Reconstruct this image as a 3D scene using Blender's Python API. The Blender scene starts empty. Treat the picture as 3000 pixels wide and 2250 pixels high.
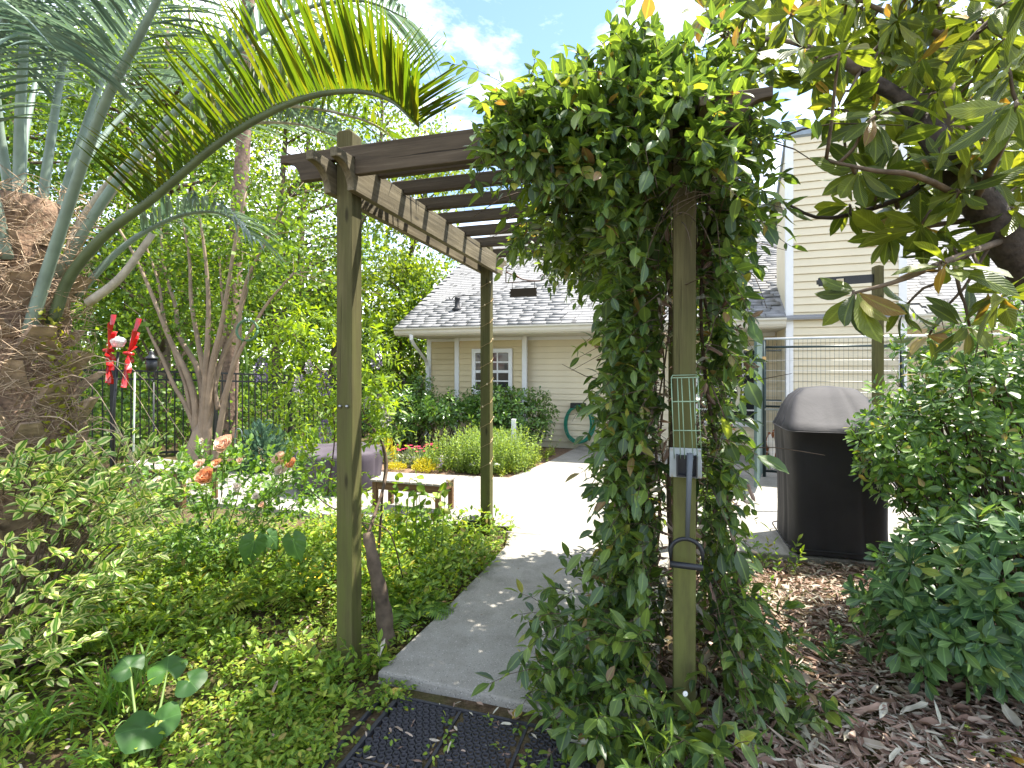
import bpy, bmesh, math, random
import numpy as np
from mathutils import Vector, Matrix
random.seed(11)
rng = np.random.default_rng(11)
SC = bpy.context.scene
COL = SC.collection
R = math.radians

# ------------------------------------------------------------------ camera
CAM_H = 1.45
cam_d = bpy.data.cameras.new('camera')
cam = bpy.data.objects.new('camera', cam_d)
COL.objects.link(cam)
cam.location = (0, 0, CAM_H)
cam.rotation_euler = (R(90), 0, 0)
cam_d.sensor_width = 36
cam_d.lens = 18
cam_d.shift_y = -0.0157
cam_d.clip_start = 0.05
cam_d.clip_end = 2000
SC.camera = cam

# ------------------------------------------------------------------ sky and sun
SUN = Vector((0.427, 0.174, 1.0)).normalized()
SUN_EL = math.asin(SUN.z)
SUN_AZ = math.atan2(SUN.x, SUN.y)
world = bpy.data.worlds.new('World')
SC.world = world
world.use_nodes = True
wn, wl = world.node_tree.nodes, world.node_tree.links
wn.clear()
w_out = wn.new('ShaderNodeOutputWorld')
w_bg = wn.new('ShaderNodeBackground')
w_sky = wn.new('ShaderNodeTexSky')
w_sky.sky_type = 'NISHITA'
w_sky.sun_disc = False
w_sky.sun_elevation = SUN_EL
w_sky.sun_rotation = SUN_AZ
w_sky.air_density = 1.0
w_sky.dust_density = 0.1
w_sky.ozone_density = 2.0
w_tc = wn.new('ShaderNodeTexCoord')
w_map = wn.new('ShaderNodeMapping')
w_map.inputs['Scale'].default_value = (1.0, 1.0, 2.6)
w_map.inputs['Location'].default_value = (2.08, 0.05, 0.0)
w_no = wn.new('ShaderNodeTexNoise')
w_no.inputs['Scale'].default_value = 2.1
w_no.inputs['Detail'].default_value = 9
w_no.inputs['Roughness'].default_value = 0.62
w_no.inputs['Distortion'].default_value = 0.4
w_rp = wn.new('ShaderNodeValToRGB')
w_rp.color_ramp.elements[0].position = 0.42
w_rp.color_ramp.elements[1].position = 0.72
w_mix = wn.new('ShaderNodeMixRGB')
w_mix.inputs['Color2'].default_value = (12.6, 12.7, 13.0, 1)      # white cloud, brightened beyond the sky to lift the fill light
w_mul = wn.new('ShaderNodeMath'); w_mul.operation = 'MULTIPLY'; w_mul.inputs[1].default_value = 1.0
wl.new(w_tc.outputs['Generated'], w_map.inputs['Vector'])
wl.new(w_map.outputs['Vector'], w_no.inputs['Vector'])
wl.new(w_no.outputs['Fac'], w_rp.inputs['Fac'])
wl.new(w_rp.outputs['Color'], w_mul.inputs[0])
wl.new(w_mul.outputs['Value'], w_mix.inputs['Fac'])
wl.new(w_sky.outputs['Color'], w_mix.inputs['Color1'])
wl.new(w_mix.outputs['Color'], w_bg.inputs['Color'])
w_bg.inputs['Strength'].default_value = 0.09
wl.new(w_bg.outputs['Background'], w_out.inputs['Surface'])
sun_d = bpy.data.lights.new('sun', 'SUN')
sun_d.energy = 3.9
sun_d.angle = R(0.53)
sun_d.color = (1.0, 0.94, 0.84)
sun = bpy.data.objects.new('sun', sun_d)
COL.objects.link(sun)
sun.rotation_euler = (-SUN).to_track_quat('-Z', 'Y').to_euler()
sun.location = (6, 3, 14)
vs = SC.view_settings
vs.view_transform = 'Standard'
vs.look = 'None'
vs.gamma = 1
vs.use_curve_mapping = False
vs.exposure = 2.1
SC.render.engine = 'CYCLES'
SC.cycles.use_denoising = True
SC.cycles.max_bounces = 7
SC.cycles.diffuse_bounces = 4
SC.cycles.transmission_bounces = 5
SC.cycles.transparent_max_bounces = 6
SC.cycles.caustics_reflective = False
SC.cycles.caustics_refractive = False

# ------------------------------------------------------------------ helpers: places
def P(u, v, d):
    'point d metres deep that the photograph shows at u, v'
    return np.array([(u - 1500) / 1500 * d, d, CAM_H - (v - 1078) / 1500 * d])
def G(u, v, z=0.0):
    'point at height z that the photograph shows at u, v'
    return P(u, v, (CAM_H - z) * 1500 / (v - 1078))
def nrm(v):
    v = np.asarray(v, float)
    return v / np.maximum(np.linalg.norm(v, axis=-1, keepdims=True), 1e-9)

# ------------------------------------------------------------------ helpers: objects
def par(o, p):
    if p is not None:
        o.parent = p
        o.matrix_parent_inverse = p.matrix_basis.inverted()
    return o
def tag(o, label=None, cat=None, group=None, kind=None):
    if label: o['label'] = label
    if cat: o['category'] = cat
    if group: o['group'] = group
    if kind: o['kind'] = kind
    return o
def thing(name, label, cat, loc=(0, 0, 0), group=None, rz=0.0):
    o = bpy.data.objects.new(name, None)
    o.empty_display_size = 0.2
    o.matrix_basis = Matrix.Translation(Vector([float(c) for c in loc])) @ Matrix.Rotation(rz, 4, 'Z')
    COL.objects.link(o)
    return tag(o, label, cat, group)
def link(name, me, parent=None, M=None):
    o = bpy.data.objects.new(name, me)
    if M is not None: o.matrix_basis = M
    COL.objects.link(o)
    return par(o, parent)
def pyd(name, V, F, mat, parent=None, M=None, smooth=False, bevel=0.0):
    me = bpy.data.meshes.new(name)
    me.from_pydata([tuple(map(float, v)) for v in V], [], [tuple(int(i) for i in f) for f in F])
    if bevel:
        bm = bmesh.new(); bm.from_mesh(me)
        bmesh.ops.recalc_face_normals(bm, faces=bm.faces)
        bmesh.ops.bevel(bm, geom=bm.edges[:], offset=bevel, segments=1, affect='EDGES', profile=0.5)
        bm.to_mesh(me); bm.free()
    if mat: me.materials.append(mat)
    if smooth: me.polygons.foreach_set('use_smooth', np.ones(len(me.polygons), bool))
    return link(name, me, parent, M)
BOXF = [(0, 3, 2, 1), (4, 5, 6, 7), (0, 1, 5, 4), (1, 2, 6, 5), (2, 3, 7, 6), (3, 0, 4, 7)]
def boxv(x0, x1, y0, y1, z0, z1):
    return [(x0, y0, z0), (x1, y0, z0), (x1, y1, z0), (x0, y1, z0), (x0, y0, z1), (x1, y0, z1), (x1, y1, z1), (x0, y1, z1)]
def box(name, x0, x1, y0, y1, z0, z1, mat, parent=None, M=None, bevel=0.0):
    return pyd(name, boxv(x0, x1, y0, y1, z0, z1), BOXF, mat, parent, M, bevel=bevel)
def boxes(name, lst, mat, parent=None, M=None):
    V, F = [], []
    for b in lst:
        n = len(V); V += boxv(*b); F += [tuple(i + n for i in f) for f in BOXF]
    return pyd(name, V, F, mat, parent, M)
def prism(name, prof, y0, y1, mat, parent=None, M=None, bevel=0.0):
    'profile in local x, z pushed along local y'
    n = len(prof)
    V = [(x, y0, z) for x, z in prof] + [(x, y1, z) for x, z in prof]
    F = [tuple(range(n)), tuple(range(2 * n - 1, n - 1, -1))]
    F += [((i + 1) % n, i, i + n, (i + 1) % n + n) for i in range(n)]
    return pyd(name, V, F, mat, parent, M, bevel=bevel)
def lathe(name, prof, mat, parent=None, M=None, n=20, smooth=True):
    V, F = [], []
    for r, z in prof:
        for k in range(n):
            a = 2 * math.pi * k / n
            V.append((r * math.cos(a), r * math.sin(a), z))
    m = len(prof)
    for i in range(m - 1):
        for k in range(n):
            F.append((i * n + k, i * n + (k + 1) % n, (i + 1) * n + (k + 1) % n, (i + 1) * n + k))
    F.append(tuple(range(n - 1, -1, -1))); F.append(tuple(range((m - 1) * n, m * n)))
    return pyd(name, V, F, mat, parent, M, smooth)
def T3(x, y, z): return Matrix.Translation((float(x), float(y), float(z)))
def axes(o, X, Y, Z):
    m = Matrix.Identity(4)
    for i, c in enumerate((X, Y, Z)):
        for j in range(3): m[j][i] = float(c[j])
    for j in range(3): m[j][3] = float(o[j])
    return m
def curve(pts, n):
    'smooth path through points'
    p = np.asarray(pts, float)
    if len(p) == 2: return p[0] + np.linspace(0, 1, n)[:, None] * (p[1] - p[0])
    q = np.vstack([2 * p[0] - p[1], p, 2 * p[-1] - p[-2]])
    t = np.linspace(0, len(p) - 1 - 1e-6, n)
    i = t.astype(int); f = (t - i)[:, None]
    a, b, c, d = q[i], q[i + 1], q[i + 2], q[i + 3]
    return 0.5 * (2 * b + (c - a) * f + (2 * a - 5 * b + 4 * c - d) * f ** 2 + (3 * b - a - 3 * c + d) * f ** 3)

class Tmpl:
    'a small triangle mesh that is scattered or shared'
    def __init__(s, v, f, uv):
        s.v = np.asarray(v, float); s.f = np.asarray(f, int); s.uv = np.asarray(uv, float); s.me = {}
    def mesh(s, mat, name='leaf'):
        if mat.name not in s.me:
            b = Blob(); b.raw(s.v, s.f, s.uv, np.zeros(len(s.v)))
            s.me[mat.name] = b.mesh(name, mat, True)
        return s.me[mat.name]
class Blob:
    def __init__(s): s.V, s.F, s.U, s.Q, s.n = [], [], [], [], 0
    def raw(s, V, F, U=None, Q=None):
        V = np.asarray(V, float).reshape(-1, 3)
        s.V.append(V); s.F.append(np.asarray(F, int).reshape(-1, 3) + s.n)
        s.U.append(np.zeros((len(V), 2)) if U is None else np.asarray(U).reshape(-1, 2))
        s.Q.append(np.zeros(len(V)) if Q is None else np.broadcast_to(np.asarray(Q, float), (len(V),)))
        s.n += len(V)
    def add(s, T, Rm, S, O, rnd=None):
        N = len(O)
        if N == 0: return
        S = np.asarray(S, float)
        if S.ndim == 1: S = np.repeat(S[:, None], 3, 1)
        V = np.einsum('nij,nkj->nki', Rm, T.v[None] * S[:, None, :]) + np.asarray(O)[:, None]
        k = len(T.v)
        F = T.f[None] + (np.arange(N) * k)[:, None, None]
        rnd = rng.random(N) if rnd is None else rnd
        s.raw(V, F, np.tile(T.uv, (N, 1)), np.repeat(rnd, k))
    def tube(s, path, r0, r1=None, k=5, rnd=0.0, prof=None):
        p = np.asarray(path, float); n = len(p)
        r = np.linspace(r0, r0 if r1 is None else r1, n) if prof is None else np.asarray(prof, float)
        t = nrm(np.gradient(p, axis=0))
        ref = np.array([0.0, 0, 1]) if abs(nrm(p[-1] - p[0])[2]) < 0.9 else np.array([1.0, 0, 0])
        x = nrm(np.cross(t, ref)); y = np.cross(t, x)
        a = np.arange(k) * 2 * math.pi / k
        V = p[:, None] + r[:, None, None] * (np.cos(a)[None, :, None] * x[:, None] + np.sin(a)[None, :, None] * y[:, None])
        i, j = np.meshgrid(np.arange(n - 1), np.arange(k), indexing='ij')
        A = i * k + j; B = i * k + (j + 1) % k; C = A + k; D = B + k
        F = np.concatenate([np.stack([A, D, B], -1).reshape(-1, 3), np.stack([A, C, D], -1).reshape(-1, 3)])
        cap = [(0, q, q + 1) for q in range(1, k - 1)] + [((n - 1) * k, (n - 1) * k + q + 1, (n - 1) * k + q) for q in range(1, k - 1)]
        F = np.concatenate([F, np.array(cap)])
        U = np.stack([np.tile(np.linspace(-1, 1, k), n), np.repeat(np.linspace(0, 1, n), k)], -1)
        s.raw(V.reshape(-1, 3), F, U, rnd)
    def mesh(s, name, mat, smooth=True):
        me = bpy.data.meshes.new(name)
        V = np.concatenate(s.V).astype(np.float32); F = np.concatenate(s.F).astype(np.int32)
        me.vertices.add(len(V)); me.vertices.foreach_set('co', V.ravel())
        me.loops.add(F.size); me.loops.foreach_set('vertex_index', F.ravel())
        me.polygons.add(len(F))
        me.polygons.foreach_set('loop_start', np.arange(0, F.size, 3, dtype=np.int32))
        me.polygons.foreach_set('use_smooth', np.full(len(F), smooth))
        me.update(calc_edges=True)
        a = me.attributes.new('luv', 'FLOAT_VECTOR', 'POINT')
        U = np.concatenate(s.U).astype(np.float32)
        a.data.foreach_set('vector', np.concatenate([U, np.zeros((len(U), 1), np.float32)], 1).ravel())
        a = me.attributes.new('rnd', 'FLOAT', 'POINT')
        a.data.foreach_set('value', np.concatenate(s.Q).astype(np.float32))
        me.materials.append(mat)
        return me
    def build(s, name, mat, parent=None, kind=None, smooth=True):
        if s.n == 0: return None
        o = link(name, s.mesh(name, mat, smooth), parent)
        if kind: o['kind'] = kind
        return o

def leaf_t(n=3, w=0.42, peak=0.45, fold=0.12, curl=-0.12, wave=0.0, tipw=0.0):
    'leaf along +y, face up +z, length 1'
    V, U = [(0, 0, 0)], [(0, 0)]
    for i in range(1, n + 1):
        t = i / (n + 1)
        ww = w * 0.5 * math.sin(math.pi * t ** (math.log(0.5) / math.log(peak))) ** 0.85
        z = curl * t * t
        V += [(-ww, t, z + fold * ww * 2 + wave * math.sin(9 * t)), (0, t, z), (ww, t, z + fold * ww * 2 - wave * math.sin(9 * t + 1))]
        U += [(-1, t), (0, t), (1, t)]
    V.append((0, 1, curl)); U.append((0, 1))
    F = [(0, 2, 1), (0, 3, 2)]
    for i in range(n - 1):
        a = 1 + 3 * i; b = a + 3
        F += [(a, a + 1, b + 1), (a, b + 1, b), (a + 1, a + 2, b + 2), (a + 1, b + 2, b + 1)]
    a = 1 + 3 * (n - 1); e = len(V) - 1
    F += [(a, a + 1, e), (a + 1, a + 2, e)]
    return Tmpl(V, F, U)
L_VINE = leaf_t(3, 0.46, 0.46, 0.14, -0.16)
L_LOQ = leaf_t(5, 0.36, 0.6, 0.10, -0.30, 0.012)
L_OBOV = leaf_t(4, 0.40, 0.68, 0.12, -0.10)
L_OVAL = leaf_t(3, 0.55, 0.5, 0.15, -0.12)
L_SIMPLE = leaf_t(2, 0.5, 0.45, 0.12, -0.1)
L_NARROW = leaf_t(2, 0.24, 0.4, 0.1, -0.2)
L_DRY = leaf_t(4, 0.25, 0.5, 0.5, 0.10, 0.05)
L_SHARD = leaf_t(2, 0.16, 0.45, 0.5, 0.12, 0.03)
L_FAR = Tmpl([(0, 0, 0), (-0.3, 0.5, 0.06), (0.3, 0.5, 0.06), (0, 1, -0.05)], [(0, 2, 1), (1, 2, 3)], [(0, 0), (-1, .5), (1, .5), (0, 1)])

def frames(D, N):
    Y = nrm(D); X = nrm(np.cross(Y, N)); Z = np.cross(X, Y)
    return np.stack([X, Y, Z], -1)
def rdir(n, up=0.0):
    v = rng.normal(size=(n, 3)); v = nrm(v); v[:, 2] += up
    return nrm(v)
def in_view(O):
    O = np.asarray(O)
    d = np.maximum(O[:, 1], 1e-3)
    u = O[:, 0] / d * 1500 + 1500; v = 1078 - (O[:, 2] - CAM_H) / d * 1500
    ok = (O[:, 1] > 0.3) & (u > -20) & (u < 3020) & (v > -20) & (v < 2270)
    return u, v, ok
def foliage(parent, T, D, N, L, O, mat, n_obj=300, wid=None, name='leaf', mass='foliage', cell=26):
    'leaves of one plant: the ones that show largest are parts, the rest one mass'
    Rm = frames(D, N); L = np.asarray(L, float)
    wid = np.ones(len(L)) if wid is None else wid
    S = np.stack([L * wid, L, L], -1)
    n_obj = min(n_obj, len(O))
    pick = np.zeros(len(O), bool)
    if n_obj:
        u, v, ok = in_view(O + D * (L * 0.5)[:, None])
        key = (u // cell).astype(int) * 1000 + (v // cell).astype(int)
        order = np.argsort(O[:, 1])
        seen, vis = set(), []
        for i in order:
            if ok[i] and key[i] not in seen:
                seen.add(key[i]); vis.append(i)
        vis = np.array(vis, int)
        if len(vis):
            vis = vis[np.argsort(-(L[vis] / O[vis, 1]))][:n_obj]
            pick[vis] = True
            me = T.mesh(mat, name)
            for i in vis:
                link(name, me, parent, axes(O[i], Rm[i][:, 0] * S[i, 0], Rm[i][:, 1] * S[i, 1], Rm[i][:, 2] * S[i, 2]))
    b = Blob(); k = ~pick
    b.add(T, Rm[k], S[k], O[k]); b.build(mass, mat, parent, 'stuff')
def shoots(A, D, L, K, lf, droop=0.35, spread=0.9, jit=0.25, stem=None, rs=0.0025, lift=0.15):
    'paired leaves along hanging shoots; returns leaf axis, normal, length, place'
    A = np.asarray(A, float); D = nrm(D); M = len(A)
    L = np.broadcast_to(L, (M,)); outD, outN, outL, outO = [], [], [], []
    g = np.array([0, 0, -1.0])
    side0 = nrm(np.cross(D, g) + 1e-3 * rng.normal(size=(M, 3)))
    for k in range(K):
        t = (k + 0.7) / K
        pos = A + D * (L * t)[:, None] + g * (droop * L * t * t)[:, None]
        tan = nrm(D + g * 2 * droop * t)
        ph = (k % 2) * 1.3 + rng.normal(size=M) * 0.4
        s2 = np.cross(side0, tan)
        sd = side0 * np.cos(ph)[:, None] + s2 * np.sin(ph)[:, None]
        for sg in (1, -1):
            ax = nrm(tan * 0.5 + sd * sg * spread + rng.normal(size=(M, 3)) * jit + np.array([0, 0, lift]))
            nn = nrm(np.array([0, 0, 0.9]) + tan * -0.25 + rng.normal(size=(M, 3)) * jit * 1.3)
            outD.append(ax); outN.append(nn); outO.append(pos)
            outL.append(lf * rng.uniform(0.6, 1.15, M) * (1 - 0.35 * t))
    tipt = nrm(D + g * 2 * droop)
    outD.append(nrm(tipt + rng.normal(size=(M, 3)) * 0.2)); outN.append(nrm(rng.normal(size=(M, 3)) * 0.4 + [0, 0, 1]))
    outO.append(A + D * L[:, None] + g * (droop * L)[:, None]); outL.append(lf * rng.uniform(0.6, 1.0, M))
    if stem is not None:
        for i in range(M):
            t = np.linspace(0, 1, 4)[:, None]
            stem.tube(A[i] + D[i] * L[i] * t + g * droop * L[i] * t * t, rs, rs * 0.5, 3)
    return np.concatenate(outD), np.concatenate(outN), np.concatenate(outL), np.concatenate(outO)
def rosettes(C, AX, n, lf, elev=0.35, jit=0.18, droop=0.0):
    'whorls of leaves round twig tips'
    C = np.asarray(C, float); AX = nrm(AX); M = len(C)
    ref = nrm(np.cross(AX, rng.normal(size=(M, 3)))); r2 = np.cross(AX, ref)
    outD, outN, outL, outO = [], [], [], []
    for k in range(n):
        a = 2.4 * k + rng.normal(size=M) * 0.25
        rad = ref * np.cos(a)[:, None] + r2 * np.sin(a)[:, None]
        e = elev + 0.9 * (k / n) ** 2 + rng.normal(size=M) * jit
        d = nrm(rad * np.cos(e)[:, None] + AX * np.sin(e)[:, None] + np.array([0, 0, -droop]))
        outD.append(d); outN.append(nrm(AX - rad * 0.2 + rng.normal(size=(M, 3)) * jit))
        outO.append(C + d * 0.012 - AX * (0.03 * (1 - k / n))); outL.append(lf * rng.uniform(0.65, 1.15, M) * (1 - 0.35 * k / n))
    return np.concatenate(outD), np.concatenate(outN), np.concatenate(outL), np.concatenate(outO)
def cat(*q): return [np.concatenate(z) for z in zip(*q)]
def ellip(n, c, r, shell=0.55, zmin=None):
    v = rdir(n); k = rng.uniform(shell, 1.0, n) ** 0.6
    p = np.asarray(c) + v * np.asarray(r) * k[:, None]
    if zmin is not None: p[:, 2] = np.maximum(p[:, 2], zmin + rng.random(n) * 0.05)
    return p, v

# ------------------------------------------------------------------ helpers: materials
def newmat(name):
    m = bpy.data.materials.new(name); m.use_nodes = True
    nt = m.node_tree; b = nt.nodes['Principled BSDF']
    return m, nt.nodes, nt.links, b
def ramp(n, cols, pos=None):
    r = n.new('ShaderNodeValToRGB'); e = r.color_ramp.elements
    pos = pos or [i / (len(cols) - 1) for i in range(len(cols))]
    while len(e) < len(cols): e.new(0.5)
    for i, c in enumerate(cols):
        e[i].position = pos[i]; e[i].color = (*c, 1)
    return r
def noise(n, l, scale, detail=4, vec=None, rough=0.55, dist=0.0):
    t = n.new('ShaderNodeTexNoise')
    t.inputs['Scale'].default_value = scale; t.inputs['Detail'].default_value = detail
    t.inputs['Roughness'].default_value = rough; t.inputs['Distortion'].default_value = dist
    if vec is not None: l.new(vec, t.inputs['Vector'])
    return t
def objco(n, l, sc=(1, 1, 1)):
    t = n.new('ShaderNodeTexCoord'); m = n.new('ShaderNodeMapping')
    m.inputs['Scale'].default_value = sc
    l.new(t.outputs['Object'], m.inputs['Vector'])
    return m.outputs['Vector']
def rndval(n, l):
    a = n.new('ShaderNodeAttribute'); a.attribute_name = 'rnd'
    o = n.new('ShaderNodeObjectInfo')
    s = n.new('ShaderNodeMath'); s.operation = 'ADD'
    f = n.new('ShaderNodeMath'); f.operation = 'FRACT'
    l.new(a.outputs['Fac'], s.inputs[0]); l.new(o.outputs['Random'], s.inputs[1]); l.new(s.outputs[0], f.inputs[0])
    return f.outputs[0]
def luv(n, l):
    a = n.new('ShaderNodeAttribute'); a.attribute_name = 'luv'
    s = n.new('ShaderNodeSeparateXYZ'); l.new(a.outputs['Vector'], s.inputs[0])
    ab = n.new('ShaderNodeMath'); ab.operation = 'ABSOLUTE'; l.new(s.outputs['X'], ab.inputs[0])
    return ab.outputs[0], s.outputs['Y']
def mixc(n, l, fac, c1, c2, mode='MIX'):
    m = n.new('ShaderNodeMixRGB'); m.blend_type = mode
    for i, c in ((1, c1), (2, c2)):
        if isinstance(c, tuple): m.inputs[i].default_value = (*c, 1)
        else: l.new(c, m.inputs[i])
    if isinstance(fac, (int, float)): m.inputs[0].default_value = fac
    else: l.new(fac, m.inputs[0])
    return m.outputs[0]
def mrange(n, l, v, a, b, c=0.0, d=1.0):
    m = n.new('ShaderNodeMapRange')
    for i, x in enumerate((a, b, c, d)): m.inputs[i + 1].default_value = x
    l.new(v, m.inputs[0]); return m.outputs[0]
def bump(n, l, b, h, strength=0.3, dist=0.01):
    q = n.new('ShaderNodeBump'); q.inputs['Strength'].default_value = strength; q.inputs['Distance'].default_value = dist
    l.new(h, q.inputs['Height']); l.new(q.outputs['Normal'], b.inputs['Normal'])
def leafmat(name, cols, trans=0.4, tcol=None, rough=0.42, spec=0.35, margin=None, mid=0.25, vein=0.0, odd=None):
    m, n, l, b = newmat(name)
    r = ramp(n, cols) if odd is None else ramp(n, list(cols) + list(odd), [0.0, 0.45, 0.94] + [0.968, 0.992][:len(odd)]); l.new(rndval(n, l), r.inputs['Fac'])
    s, t = luv(n, l)
    col = r.outputs['Color']
    nz = noise(n, l, 14.0, 3, n.new('ShaderNodeNewGeometry').outputs['Position'])
    col = mixc(n, l, mrange(n, l, nz.outputs['Fac'], 0.3, 0.75, 0.0, 0.45), col, (cols[0][0] * 0.6, cols[0][1] * 0.62, cols[0][2] * 0.6))
    if margin is not None:
        wv = n.new('ShaderNodeMath'); wv.operation = 'ADD'
        l.new(s, wv.inputs[0]); l.new(mrange(n, l, nz.outputs['Fac'], 0.3, 0.7, -0.25, 0.25), wv.inputs[1])
        col = mixc(n, l, mrange(n, l, wv.outputs[0], 0.42, 0.6), col, margin)
    if mid:
        col = mixc(n, l, mrange(n, l, s, 0.16, 0.02, 0.0, mid), col, tuple(min(1, c * 2.2 + 0.03) for c in cols[-1]))
    if vein:
        w = n.new('ShaderNodeMath'); w.operation = 'MULTIPLY_ADD'
        l.new(s, w.inputs[0]); w.inputs[1].default_value = -0.28; l.new(t, w.inputs[2])
        sn = n.new('ShaderNodeMath'); sn.operation = 'SINE'
        mu = n.new('ShaderNodeMath'); mu.operation = 'MULTIPLY'; mu.inputs[1].default_value = 75
        l.new(w.outputs[0], mu.inputs[0]); l.new(mu.outputs[0], sn.inputs[0])
        bump(n, l, b, sn.outputs[0], vein, 0.004)
    l.new(col, b.inputs['Base Color'])
    b.inputs['Roughness'].default_value = rough
    b.inputs['Specular IOR Level'].default_value = spec
    tr = n.new('ShaderNodeBsdfTranslucent')
    tc = mixc(n, l, 1.0, col, tcol or (2.3, 2.1, 0.7), 'MULTIPLY')
    l.new(tc, tr.inputs['Color'])
    mx = n.new('ShaderNodeMixShader'); mx.inputs[0].default_value = trans
    l.new(b.outputs[0], mx.inputs[1]); l.new(tr.outputs[0], mx.inputs[2])
    l.new(mx.outputs[0], n['Material Output'].inputs['Surface'])
    return m
def plain(name, c, rough=0.6, metal=0.0, spec=0.4, var=0.15, scale=8.0, bmp=0.0, bscale=60.0):
    m, n, l, b = newmat(name)
    v = objco(n, l)
    nz = noise(n, l, scale, 5, v)
    col = mixc(n, l, mrange(n, l, nz.outputs['Fac'], 0.3, 0.7), tuple(x * (1 - var) for x in c), tuple(min(1, x * (1 + var)) for x in c))
    l.new(col, b.inputs['Base Color'])
    b.inputs['Roughness'].default_value = rough; b.inputs['Metallic'].default_value = metal
    b.inputs['Specular IOR Level'].default_value = spec
    if bmp: bump(n, l, b, noise(n, l, bscale, 4, v).outputs['Fac'], bmp, 0.01)
    return m
def woodmat(name, c1, c2, c3=None, green=None, gz=(0, 1), rough=0.8, grain=1.0):
    'long grain along local x, green algae towards local x gz'
    m, n, l, b = newmat(name)
    v = objco(n, l, (1.6, 42 * grain, 42 * grain))
    g1 = noise(n, l, 1.0, 8, v, 0.65, 0.6)
    v2 = objco(n, l, (2.5, 9, 9)); g2 = noise(n, l, 1.0, 4, v2)
    r = ramp(n, [c1, c2, c3 or c2], [0.3, 0.55, 0.75]); l.new(g1.outputs['Fac'], r.inputs['Fac'])
    col = mixc(n, l, mrange(n, l, g2.outputs['Fac'], 0.35, 0.7, 0, 0.55), r.outputs['Color'], tuple(x * 0.5 for x in c1))
    inf = n.new('ShaderNodeObjectInfo')
    col = mixc(n, l, mrange(n, l, inf.outputs['Random'], 0, 1, 0, 0.3), col, tuple(x * 0.6 for x in c2))
    if green:
        sx = n.new('ShaderNodeSeparateXYZ'); l.new(objco(n, l), sx.inputs[0])
        gm = n.new('ShaderNodeMath'); gm.operation = 'MULTIPLY'
        l.new(mrange(n, l, sx.outputs['X'], gz[0], gz[1], 0.0, 1.0), gm.inputs[0])
        l.new(mrange(n, l, noise(n, l, 1.0, 5, objco(n, l, (4, 22, 22))).outputs['Fac'], 0.3, 0.62, 0.15, 0.95), gm.inputs[1])
        col = mixc(n, l, gm.outputs[0], col, green)
    ck = noise(n, l, 1.0, 3, objco(n, l, (0.9, 70, 70)), 0.5, 0.3)      # drying checks along the grain
    ckm = mrange(n, l, ck.outputs['Fac'], 0.335, 0.30, 0.0, 0.85)
    col = mixc(n, l, ckm, col, tuple(x * 0.18 for x in c1))
    kn_ = n.new('ShaderNodeTexVoronoi'); kn_.inputs['Scale'].default_value = 1.0; l.new(objco(n, l, (2.6, 9, 9)), kn_.inputs['Vector'])
    col = mixc(n, l, mrange(n, l, kn_.outputs['Distance'], 0.13, 0.05, 0.0, 0.75), col, tuple(x * 0.3 for x in c1))
    hh = n.new('ShaderNodeMath'); hh.operation = 'SUBTRACT'; l.new(g1.outputs['Fac'], hh.inputs[0]); l.new(ckm, hh.inputs[1])
    l.new(col, b.inputs['Base Color']); b.inputs['Roughness'].default_value = rough
    b.inputs['Specular IOR Level'].default_value = 0.2
    bump(n, l, b, hh.outputs[0], 0.55, 0.006)
    return m

# ================================================================== THE SETTING
# ---- ground
gm, n_, l_, b_ = newmat('soil')
pos = n_.new('ShaderNodeNewGeometry').outputs['Position']
k1 = noise(n_, l_, 2.2, 6, pos); k2 = noise(n_, l_, 38, 6, pos, 0.7); k3 = noise(n_, l_, 0.55, 3, pos)
rr = ramp(n_, [(0.035, 0.022, 0.013), (0.10, 0.068, 0.042), (0.20, 0.145, 0.095)], [0.3, 0.5, 0.75])
l_.new(k2.outputs['Fac'], rr.inputs['Fac'])
gc = mixc(n_, l_, mrange(n_, l_, k1.outputs['Fac'], 0.42, 0.62, 0, 0.55), rr.outputs['Color'], (0.075, 0.10, 0.022))
gc = mixc(n_, l_, mrange(n_, l_, k3.outputs['Fac'], 0.45, 0.7, 0, 0.6), gc, (0.17, 0.12, 0.075))
l_.new(gc, b_.inputs['Base Color']); b_.inputs['Roughness'].default_value = 0.95
b_.inputs['Specular IOR Level'].default_value = 0.1
bump(n_, l_, b_, k2.outputs['Fac'], 0.9, 0.03)
def gz(x, y):
    x = np.asarray(x, float); y = np.asarray(y, float)
    near = np.exp(-((x + 0.5) ** 2 + (y - 5) ** 2) / 60)
    z = -0.055 + near * 0.012 * (np.sin(3.1 * x + 1) * np.cos(2.7 * y) + np.sin(1.3 * x - 2.2 * y))
    z = z - 0.25 * np.clip((y - 9.5 + 0.35 * x) / 5, 0, 1) * np.clip((-x - 1.2) / 2, 0, 1)
    return z
q = np.linspace(-1, 1, 141); q = np.sinh(q * 5.2) / np.sinh(5.2)
gx, gy = np.meshgrid(q * 500, q * 500 + 5, indexing='ij')
GV = np.stack([gx, gy, gz(gx, gy)], -1).reshape(-1, 3)
ii, jj = np.meshgrid(np.arange(140), np.arange(140), indexing='ij')
A_ = (ii * 141 + jj).ravel()
gb = Blob(); gb.raw(GV, np.concatenate([np.stack([A_, A_ + 141, A_ + 142], -1), np.stack([A_, A_ + 142, A_ + 1], -1)]))
tag(gb.build('ground', gm), 'brown soil of the garden beds with litter and moss', 'ground', kind='structure')

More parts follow.
